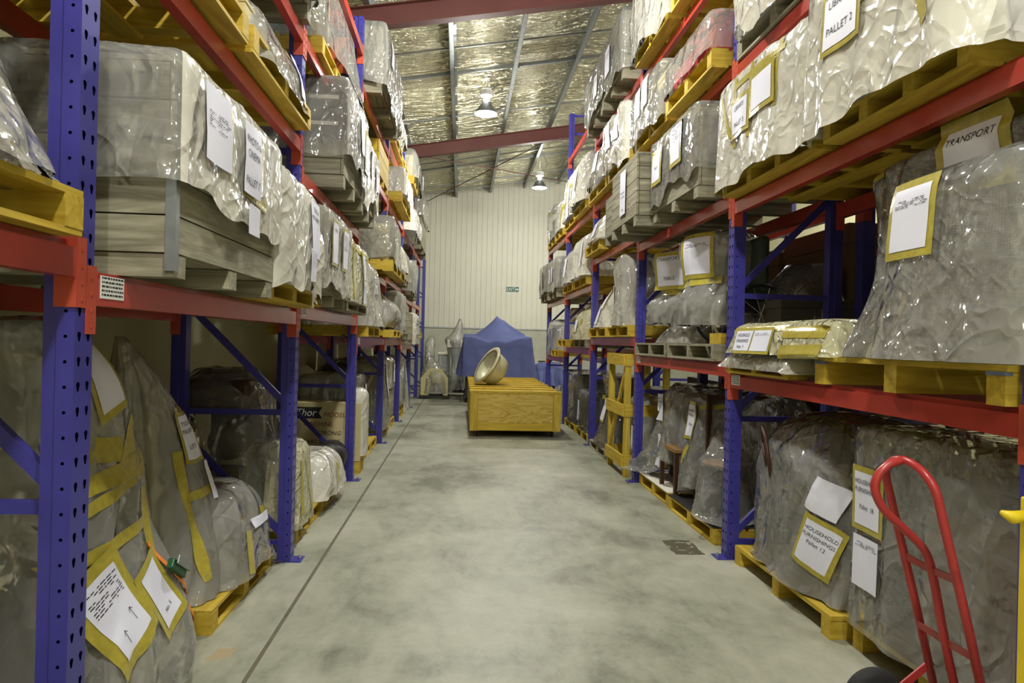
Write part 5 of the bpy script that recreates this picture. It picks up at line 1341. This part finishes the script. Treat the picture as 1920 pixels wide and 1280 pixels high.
# --- third bay
t = thing('open_crate', 'open pale timber frame crate with a diagonal brace on the right floor', 'frame', (XR-.08, 8.42, 0), -PI/2)
w2 = .42
for x in (-w2, w2):
    for y in (.03, .5): part('post', MB().box(x-.035, x+.035, y, y+.07, 0, 1.46), 'pinez', t)
for z0, z1 in ((.12, .26), (.72, .86), (1.32, 1.46)):
    part('rail', MB().box(-w2-.035, w2+.035, 0, .028, z0, z1), 'pine', t); part('rail', MB().box(-w2-.035, w2+.035, .572, .60, z0, z1), 'pine', t)
    for x in (-w2-.045, w2+.035): part('rail', MB().box(x, x+.01, .03, .57, z0, z1), 'piney', t)
part('diagonal', MB().bar((-w2+.02, .05, .28), (w2-.02, .05, 1.3), .06, .03, up=(0, -1, 0)), 'pine', t)
wrp('R', 8.1, 8.75, .0, .9, -.2, 'wrapped furniture with two sheets inside the open timber frame', 'milky', .3, 301, r=.1, amp=.04, papers=[P(-.18, .55, .2, .3, [], .02), P(.12, .42, .2, .3, [], .02)], taper=(.85, .9))
pal('R', 9.15, 10.3, 0, .02, 'grey pallet under the black wrapped goods', 'old', h=.12, depth=.95)
t = thing('black_case', 'black slanted case inside the film on the grey pallet', 'case', (2.36, 9.72, .124), -PI/2)
part('body', MB().prism([(-.4, 0), (.4, 0), (.34, .45), (.1, .95), (-.12, .95), (-.3, .45)], -.2, .35), 'dark', t, bevel=.02)
geo = loft_geo([(0, 0, .42, .50, .42), (.2, .02, .42, .44, .36), (.45, .02, .42, .36, .3), (.62, .03, .42, .30, .26), (.85, -.02, .42, .34, .28), (.98, -.02, .42, .36, .30), (1.0, -.02, .42, .3, .25)], seed=73, folds=.04, n=80, sq=3)
cover('R', 9.2, 10.25, .128, .04, 'dark shiny film gathered round the black case, sheet taped at the waist', geo, 'dclear', papers=[P(-.05, .5, .28, .3, [], .03, rows=4, seed=8, tape=.03)], tapes=[((-.36, .66), (.34, .62), .06)])
pal('R', 7.86, 9.05, 1.665, .06, 'yellow pallet under the tall film pram cover', h=.135, bw=.05); pal('R', 9.12, 10.35, 1.665, .06, 'yellow pallet under the sloping white sheet', h=.135, bw=.05)
t = thing('carriage', 'hooded carriage shape under clear film, third right bay', 'carriage', (2.5, 8.5, 1.802), -PI/2)
part('body', MB().box(-.3, .3, -.3, .4, .12, .42), 'canvas', t, bevel=.05); part('hood', MB().lathe([(.3, .42), (.32, .6), (.28, .78), (.16, .9), (.001, .94)], 24), 'canvas', t, True)
for s in (-1, 1):
    for y in (-.2, .3): part('wheel', MB().tube([(s*.32, y+.12*math.cos(k*PI/10), .135+.12*math.sin(k*PI/10)) for k in range(20)], .012, 6, True), 'rubber', t, True)
geo = loft_geo([(0, 0, .45, .50, .5), (.3, .0, .45, .46, .46), (.55, -.06, .42, .45, .42), (.74, -.14, .36, .42, .36), (.88, -.16, .30, .30, .26), (.93, -.14, .28, .15, .14)], seed=79, folds=.08, n=110, sq=3)
cover('R', 7.95, 8.98, 1.805, .05, 'tall curved clear cover with yellow tape scrap, third right bay', geo, 'hazy', tapes=[((-.3, .82), (-.16, .84), .05), ((-.34, .48), (-.25, .48), .06)], papers=[P(-.28, .38, .1, .28, [], .02)])
geo = loft_geo([(0, 0, .45, .60, .48), (.2, .0, .45, .54, .42), (.4, .08, .46, .42, .34), (.6, .22, .48, .24, .22), (.72, .32, .5, .1, .1)], seed=83, folds=.05, n=84)
cover('R', 9.1, 10.35, 1.805, .06, 'sloping white sheet with two long pages, third right bay', geo, 'white', papers=[P(.05, .40, .22, .26, [], .02, rows=5, tape=.02), P(-.02, .18, .2, .26, [], .02, rows=0)])
pal('R', 9.3, 10.45, 2.88, .14, 'yellow pallet under the low white page wrap beyond the crates', h=.14); geo = wrap_geo(.9, .8, .34, 311, r=.12, amp=.04, taper=(.7, .7))
cover('R', 9.25, 10.0, 3.022, .14, 'low white wrap with page beyond the long sheet crate', geo, 'white', papers=[P(0, .16, .25, .2, [], .02, rows=4)], name='wrapped_bundle', cat='bundle')
crt('R', 7.9, 9.1, 2.88, .5, .1, 'grey crate in shade beyond the long sheet crate', 4, 1.0, .1, 'old')
pal('R', 7.82, 9.0, 3.70, .10, 'yellow pallet under the crinkled white parcel, upper right', h=.15); pal('R', 9.1, 10.4, 3.70, .10, 'yellow pallet under the tall white bag, upper right', h=.15)
wrp('R', 7.84, 9.0, 3.80, .62, .14, 'crinkled white parcel with printed sheets, upper right rack', 'white', .95, 321, r=.05, amp=.06, freq=4, ragged=.1, papers=[P(-.15, .4, .26, .32, [], .03, rows=6, seed=6), P(.2, .42, .22, .3, [], .02, rows=6)])
wrp('R', 9.1, 10.4, 3.852, .62, .12, 'tall white bag with page, upper right rack', 'hazy', .9, 323, r=.2, amp=.06, taper=(.7, .7), papers=[P(-.1, .35, .22, .3, [], .02, rows=5)])
crt('R', 7.95, 9.2, 4.72, .66, .17, 'grey crate in film on the top right beam, nearer one', 4, 1.05, .12, 'old'); crt('R', 9.25, 10.42, 4.72, .6, .15, 'grey crate in film on the top right beam, farther one', 4, 1.05, .12, 'old')
geo = wrap_geo(2.52, 1.12, .68, 331, r=.04, amp=.02, ragged=.1, cell=.06)
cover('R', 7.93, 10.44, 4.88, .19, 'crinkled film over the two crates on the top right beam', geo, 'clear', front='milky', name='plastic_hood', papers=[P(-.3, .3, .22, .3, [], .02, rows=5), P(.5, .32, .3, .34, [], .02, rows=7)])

# --- fourth and fifth bays
blockpal('R', 10.65, 11.85, 0, -.02, 'pine pallet under the black film stool cover, nearer one', h=.13, depth=1.0); blockpal('R', 11.9, 13.1, 0, -.02, 'pine pallet under the black film cabinet cover, farther one', h=.13, depth=1.0)
goods('R', 10.8, 11.6, .133, -.12, 'dark square side table inside shiny film', 'dark', .6, .6, name='side_table', cat='table'); goods('R', 12.0, 12.9, .133, -.16, 'tall dark cabinet inside shiny film', 'dark', .85, .6, name='cabinet', cat='cabinet')
wrp('R', 10.74, 11.66, .136, .64, -.06, 'shiny film over the dark side table', 'dclear', .74, 341, r=.03, amp=.02, flare=.06, folds=.03, name='plastic_cover', cat='plastic cover', papers=[P(-.36, .3, .16, .34, [], .02, rows=0)])
wrp('R', 11.92, 13.0, .136, .89, -.08, 'shiny film over the tall dark cabinet', 'dclear', .8, 343, r=.03, amp=.03, flare=.06, folds=.03, name='plastic_cover', cat='plastic cover', tapes=[((-.2, .5), (-.1, .7), .06)])
pal('R', 10.62, 11.72, 1.50, .06, 'grey pallet under the yellow taped white parcel', 'old', h=.13); pal('R', 11.8, 12.9, 1.50, .18, 'short yellow pallet end jutting from the fourth right bay', h=.13)
wrp('R', 10.62, 11.7, 1.632, .42, .08, 'yellow taped white parcel on the fourth right bay', 'cream', .85, 351, r=.12, amp=.06, taper=(.7, .8), tapes=[((-.4, .1), (.4, .3), .07), ((-.5, .02), (-.3, .1), .08)], papers=[P(.0, .22, .22, .2, [], .02)])
geo = loft_geo([(0, 0, .4, .36, .34), (.3, .03, .4, .28, .26), (.55, .06, .42, .16, .16), (.66, .08, .43, .06, .06)], seed=91, folds=.05, n=60)
cover('R', 11.85, 12.75, 1.632, .02, 'pointed white bag with hanging pages, fourth right bay', geo, 'white', papers=[P(-.05, .3, .12, .4, [], .02)], name='plastic_bag', cat='plastic bag')
pal('R', 10.6, 11.8, 2.505, .07, 'yellow pallet under the square white cover, nearer of the twins', h=.135); pal('R', 11.9, 13.08, 2.505, .07, 'yellow pallet under the round topped white cover, farther of the twins', h=.135)
wrp('R', 10.62, 11.76, 2.642, .62, .08, 'square topped white cover on the fourth right bay', 'white', .95, 361, r=.06, amp=.05, taper=(.9, .9), folds=.04, flare=.04, papers=[P(.42, .36, .1, .4, [], .02)])
wrp('R', 11.88, 13.1, 2.642, .66, .08, 'round topped white cover on the fourth right bay', 'hazy', .95, 363, r=.28, amp=.05, taper=(.85, .9), folds=.04, flare=.05, papers=[P(.05, .3, .18, .34, [], .02)])
pal('R', 10.62, 11.8, 3.715, .10, 'yellow pallet under the leaning white film bag', h=.15); pal('R', 11.9, 13.1, 3.715, .06, 'yellow pallet under the yellow striped white bundle', h=.13)
wrp('R', 10.6, 11.85, 3.84, .75, .12, 'leaning white film bag with page, upper fourth bay', 'white', .9, 371, r=.15, amp=.08, freq=2, taper=(.75, .8), folds=.04, papers=[P(.1, .4, .24, .34, [], .02)])
wrp('R', 11.9, 13.08, 3.847, .80, .08, 'white bundle with yellow tape stripes, upper fourth bay', 'white', .9, 373, r=.1, amp=.04, taper=(.85, .9), tapes=[((-.5, .3), (.5, .32), .06), ((-.5, .52), (.5, .56), .06), ((-.2, .1), (-.15, .75), .06)], papers=[P(.1, .42, .24, .26, [], .02), P(.1, .14, .24, .26, [], .02)])
pal('R', 13.3, 14.4, 1.29, .10, 'pine pallet under the leaning rolled screens', h=.13)
geo = loft_geo([(0, 0, .4, .52, .36), (.3, .05, .4, .40, .30), (.6, .14, .42, .26, .22), (.85, .22, .44, .14, .14)], seed=97, folds=.05, n=60)
cover('R', 13.35, 14.4, 1.425, .10, 'pale leaning film cone on the fifth right bay', geo, 'hazy', papers=[P(-.28, .25, .14, .45, [], .02)])
wrp('R', 14.6, 15.7, 1.29, .75, .02, 'grey upright parcel at the end of the right rack', 'milky', .8, 381, r=.08, amp=.03, taper=(.85, .9))
goods('R', 14.75, 15.5, 1.292, -.06, 'grey carton inside the upright parcel at the end of the right rack', 'bluetape', .62, .6)
crt('R', 13.35, 14.55, 2.475, .62, .15, 'grey crate in film on the fifth right bay, nearer one', 4, 1.0, .11, 'old'); crt('R', 14.65, 15.85, 2.475, .62, .17, 'grey crate in film on the fifth right bay, farther one', 4, 1.0, .11, 'old')
wrp('R', 13.33, 14.57, 2.66, .60, .17, 'film with two pages on the nearer crate, fifth right bay', 'milky', 1.05, 391, r=.03, amp=.02, ragged=.08, papers=[P(-.2, .28, .2, .3, [], .02), P(.15, .28, .2, .3, [], .02)], name='plastic_hood', cat='plastic cover')
wrp('R', 14.63, 15.87, 2.66, .60, .19, 'film with a page on the farther crate, fifth right bay', 'milky', 1.05, 393, r=.03, amp=.03, ragged=.08, papers=[P(0, .28, .2, .3, [], .02, tape=.04)], name='plastic_hood', cat='plastic cover')
pal('R', 13.3, 14.5, 3.70, .06, 'yellow pallet under the cream bundle, top of the fifth right bay', h=.14); pal('R', 14.6, 15.8, 3.70, .04, 'pine pallet under the glassy film box, top of the fifth right bay', h=.14)
wrp('R', 13.35, 14.5, 3.842, .66, .05, 'cream film bundle at the top of the fifth right bay', 'white', .8, 395, r=.2, amp=.04, taper=(.75, .9), tapes=[((.35, .05), (.4, .5), .1)])
wrp('R', 14.65, 15.8, 3.842, .72, .05, 'glassy film box at the top of the fifth right bay', 'clear', .8, 397, r=.03, amp=.02, tapes=[((-.2, .6), (.4, .55), .06)])
goods('R', 14.8, 15.6, 3.842, -.03, 'brown slatted box inside the glassy film', 'cartondark', .5, .6)
wrp('R', 13.4, 14.3, .01, .75, -.06, 'grey film bundle on the floor of the fifth right bay', 'milky', .7, 399, r=.15, amp=.05, taper=(.7, .8))
wrp('R', 14.5, 15.6, .01, .55, -.1, 'low pale film bundle on the floor at the end of the right rack', 'hazy', .7, 401, r=.15, amp=.05, taper=(.7, .8))

# ================================================================== THE AISLE
t = thing('plywood_crate', 'long yellow plywood crate on castors standing in the aisle', 'crate', (.91, 11.1, 0), 0)
W2, D2, z0, z1 = .745, 4.15, .11, .72
part('front_panel', MB().box(-W2+.13, W2-.13, .01, .03, z0+.13, z1), 'ply', t); part('back_panel', MB().box(-W2+.13, W2-.13, D2-.03, D2-.01, z0+.13, z1), 'ply', t)
for y in (0, D2-.045): part('bottom_rail', MB().box(-W2+.13, W2-.13, y+.001, y+.045, z0+.01, z0+.128), 'pine', t)
for s in (-1, 1):
    sb = MB(); n = 14
    for k in range(n): sb.box(*sorted((s*(W2-.03), s*(W2-.002))), .13+(D2-.26)*k/n+.002, .13+(D2-.26)*(k+1)/n-.002, z0+.02, z1)
    part('side_panel', sb, 'pinez', t)
    for y in (0, D2-.13): part('corner_post', MB().box(*sorted((s*(W2-.128), s*W2)), y, y+.13, z0, z1), 'pinez', t, bevel=.004)
lb = MB()
for k in range(13):
    a = -W2+2*W2*k/13
    for q in range(3): lb.box(a+.002, a+2*W2/13-.002, D2*q/3+.002, D2*(q+1)/3-.002, z1+.001, z1+.022)
part('lid', lb, 'piney', t)
for k in range(8):
    y = .0+(D2-.09)*k/7
    part('lid_batten', MB().box(-W2-.01, W2+.01, y, y+.09, z1+.023, z1+.047), 'pine', t)
part('floor_panel', MB().box(-W2+.01, W2-.01, .05, D2-.05, z0, z0+.018), 'ply', t)
for sx in (-1, 1):
    for y in (.15, D2-.15):
        c = part('caster', MB().box(sx*.62-.03, sx*.62+.03, y-.035, y+.035, .085, .109).box(sx*.62-.028, sx*.62-.02, y-.02, y+.03, .035, .09).box(sx*.62+.02, sx*.62+.028, y-.02, y+.03, .035, .09), 'dark', t)
        part('wheel', MB().lathe([(.01, -.016), (.042, -.016), (.046, 0), (.042, .016), (.01, .016)], 18, Matrix.Translation((sx*.62, y+.01, .047)) @ Matrix.Rotation(PI/2, 4, 'Y')), 'rubber', c, True)
t = thing('metal_tub', 'galvanised round tub lying tilted on the plywood crate', 'tub', (.49, 12.75, .79), 0)
ax = Vector((-.80, -.30, .52)).normalized()
m = Matrix.Translation((.05, 0, .305)) @ ax.to_track_quat('Z', 'Y').to_matrix().to_4x4() @ Matrix.Translation((0, 0, -.14))
part('bowl', MB().lathe([(.001, -.13), (.20, -.13), (.255, -.10), (.285, -.03), (.325, .20), (.315, .205), (.275, -.02), (.245, -.085), (.19, -.115), (.001, -.115)], 44, m, caps=False), 'zinc', t, True)
part('rim', MB().lathe([(.318, .19), (.375, .19), (.385, .205), (.375, .22), (.315, .218)], 44, m, caps=False), 'zinc', t, True)

# blue dust sheet over something large
t = thing('dust_sheet', 'blue canvas dust sheet over a tall load at the end of the aisle', 'dust sheet', (.89, 17.95, 0), 0)
def tarp_top(x, y):
    """tent shaped top of the sheet: sagging front edge, a peak and a ridge to the far right corner"""
    z = 1.655-.17*np.exp(-((x-.0)/.42)**2)*np.clip(1-y/1.5, 0, 1)+.05*y/1.9
    d = np.hypot((x-.02)*1.0, (y-1.05)*.8); z = np.maximum(z, 2.24-.80*d**.72)
    rx, ry = x-.02, y-1.05; t = np.clip((rx*.8+ry*.75)/1.2, 0, 1); dd = np.hypot(rx-.8*t, ry-.75*t)
    return np.maximum(z, 2.2-.42*t-1.05*dd**.85)
v, f = wrap_geo(1.70, 1.90, 1.0, 505, r=.012, amp=0, cell=.045)
P_, _ = lattice_box(*[max(4, min(44, int(s/.045))) for s in (1.70, 1.90, 1.0)])
top = P_[:, 2] > .999
x, y = v[:, 0].copy(), v[:, 1].copy()
zt = tarp_top(x, y); t_ = P_[:, 2]
ang = np.arctan2(y-.95, x); k = 1-t_
fold = .10*np.abs(np.sin(ang*4.3+.6))**.7+.05*np.sin(ang*9+1)+.03*np.sin(ang*17+2)
out = k**1.2*(.05+fold)+k*.10*(x > .6)
side = ~top
v[side, 0] += (np.cos(ang)*out)[side]; v[side, 1] += (np.sin(ang)*out)[side]
hem = .60+.14*(x < -.3)-.10*np.abs(np.sin(ang*2))**3
v[:, 2] = np.where(top, zt, hem+(zt-hem)*t_)
v += (crumple(v, 77, 1.5)*.06)[:, None]*np.array([.3, -.5, .6])
v[:, 1] -= .95
geo = (v, f)
npmesh('canvas', *geo, 'tarp', t)
t = thing('covered_trolley', 'dark trolley under the blue dust sheet', 'trolley', (.89, 17.98, 0), 0)
part('bed', MB().box(-.78, .78, -.8, .85, .14, .26), 'dark', t); part('load', MB().box(-.76, .76, -.8, .8, .262, 1.40), 'dark', t)
for sx in (-1, 1):
    for sy in (-.6, .7): part('wheel', MB().lathe([(.01, -.03), (.07, -.03), (.07, .03), (.01, .03)], 20, Matrix.Translation((sx*.7, sy, .072)) @ Matrix.Rotation(PI/2, 4, 'Y')), 'rubber', t, True)
t = thing('dust_sheet', 'small blue dust sheet behind the large one beside the right rack', 'dust sheet', (2.55, 19.8, 0), 0)
npmesh('canvas', *drape_geo(0, 0, 1.9, 1.9, [('box', -.36, .36, -.4, .4, 0, .95), ('box', -.1, .3, -.1, .2, .5, 1.22)], .01, 1.3, seed=22, cell=.08, steps=70), 'tarp', t)
# cream arch machine under clear film
t = thing('arch_machine', 'cream painted arch shaped machine on a low frame at the far left', 'machine', (-.69, 18.2, 0), 0)
pts = [(-.36, .09), (-.14, .09), (-.13, .3), (-.10, .36), (-.04, .41), (.02, .43), (.09, .41), (.14, .36), (.17, .28), (.2, .14), (.26, .09), (.36, .09), (.36, .56), (.18, .78), (.1, .80), (-.1, .80), (-.18, .77), (-.36, .55)]
part('front_plate', MB().prism(pts, 0, .05), 'creampaint', t, bevel=.008); part('back_plate', MB().prism(pts, .5, .55), 'creampaint', t, bevel=.008)
part('drum', MB().lathe([(.22, 0), (.22, .44)], 26, Matrix.Translation((-.02, .053, .56)) @ Matrix.Rotation(-PI/2, 4, 'X')), 'creampaint', t, True)
part('base_frame', MB().box(-.4, .4, -.04, 0, .03, .09).box(-.4, .4, .56, .6, .03, .09).box(-.4, -.37, 0, .56, .03, .085).box(.37, .4, 0, .56, .03, .085), 'dark', t)
for sx in (-1, 1):
    for y in (-.02, .58): part('foot', MB().box(sx*.385-.03, sx*.385+.03, y-.03, y+.03, 0, .035), 'dark', t)
geo = loft_geo([(.14, .03, .28, .44, .36), (.4, .04, .28, .42, .35), (.62, .02, .28, .38, .33), (.86, -.06, .28, .24, .22), (1.08, -.15, .28, .13, .12), (1.28, -.22, .28, .035, .03)], seed=103, folds=.06, n=80)
t = thing('plastic_cover', 'pointed clear cover over the cream arch machine', 'plastic cover', (-.69, 18.2, 0), 0); npmesh('plastic_sheet', *geo, 'clear', t)
# wrapped column on a trolley
t = thing('trolley', 'black flat trolley under the tall wrapped column', 'trolley', (-.16, 19.42, 0), 0)
part('deck', MB().box(-.36, .36, -.3, .4, .10, .15), 'dark', t)
for sx in (-1, 1):
    for y in (-.22, .3): part('wheel', MB().lathe([(.01, -.02), (.05, -.02), (.05, .02), (.01, .02)], 18, Matrix.Translation((sx*.28, y, .05)) @ Matrix.Rotation(PI/2, 4, 'Y')), 'rubber', t, True)
t = thing('tall_pedestal', 'tall pale grey column inside film on the black trolley', 'column', (-.16, 19.45, .152), 0)
part('body', MB().box(-.16, .16, -.14, .2, 0, 1.2), 'galv', t, bevel=.02); part('head', MB().box(-.24, .24, -.2, .24, 1.2, 1.42), 'whiteboard', t, bevel=.02); part('base', MB().box(-.22, .22, -.18, .24, .0, .3), 'dark', t)
geo = loft_geo([(0, 0, 0, .32, .3), (.3, 0, 0, .28, .27), (.7, 0, 0, .22, .22), (1.15, 0, 0, .26, .25), (1.42, -.03, 0, .30, .27), (1.58, .02, 0, .18, .17), (1.8, .07, 0, .10, .1), (2.02, .1, 0, .025, .03)], seed=107, folds=.07, n=80, amp=.03)
t = thing('plastic_cover', 'clear film tied to a point over the tall column', 'plastic cover', (-.16, 19.45, .154), 0); npmesh('plastic_sheet', *geo, 'milky', t)
t = thing('machine_pedestal', 'pale grey pedestal with white cap standing behind the arch machine', 'machine', (-.5, 20.6, 0), 0)
part('body', MB().box(-.17, .17, -.15, .2, 0, 1.12), 'galv', t, bevel=.02); part('cap', MB().box(-.2, .2, -.18, .22, 1.12, 1.2), 'whiteboard', t, bevel=.02)
geo = loft_geo([(0, 0, 0, .2, .2), (.6, 0, 0, .17, .17), (1.2, 0, 0, .15, .15), (1.5, .02, 0, .14, .1), (1.68, .06, 0, .03, .03)], seed=109, folds=.06, n=50)
t = thing('plastic_cover', 'slim film covered stand against the end wall behind the arch machine', 'plastic cover', (-.95, 20.9, 0.005), 0); npmesh('plastic_sheet', *geo, 'milky', t)
# bicycle by the end wall
t = thing('bicycle', 'dark bicycle against the end wall beside the right rack', 'bicycle', (2.75, 21.2, 0), 0)
def hoop(x): return [(x+.32*math.cos(k*PI/18), 0, .335+.32*math.sin(k*PI/18)) for k in range(36)]
for x in (-.5, .5): part('wheel', MB().tube(hoop(x), .016, 8, True), 'rubber', t, True)
part('frame', MB().tube([(-.5, 0, .335), (-.08, 0, .30), (.36, 0, .85), (-.2, 0, .85), (-.5, 0, .335)], .014, 8).tube([(-.08, 0, .3), (-.22, 0, .95)], .014, 8).tube([(.5, 0, .335), (.34, 0, 1.0)], .014, 8), 'dark', t, True)
part('saddle', MB().box(-.34, -.12, -.06, .06, .95, .99), 'rubber', t, bevel=.015); part('handlebar', MB().tube([(.32, -.25, 1.03), (.36, 0, 1.0), (.32, .25, 1.03)], .012, 8), 'chrome', t, True)

# exit sign
t = thing('exit_sign', 'green exit sign with a white panel and arrow on the end wall', 'sign', (1.62, YW1-.066, 3.27), 0)
part('back_plate', MB().box(-.22, .22, 0, .015, -.09, .09), 'signwhite', t)
part('word_panel', MB().box(-.21, .085, -.003, -.0005, -.08, .08), 'sign_green', t); part('arrow_panel', MB().box(.098, .21, -.003, -.0005, -.08, .08), 'sign_green', t)
flattext('printed_text', 'EXIT', -.0625, -.052, .15, 'signwhite', t, -.0045, sx=.86)
part('arrow', MB().add([(.11, -.0045, .016), (.155, -.0045, .016), (.155, -.0045, .048), (.2, -.0045, 0), (.155, -.0045, -.048), (.155, -.0045, -.016), (.11, -.0045, -.016)], [tuple(range(7))]), 'signwhite', t)
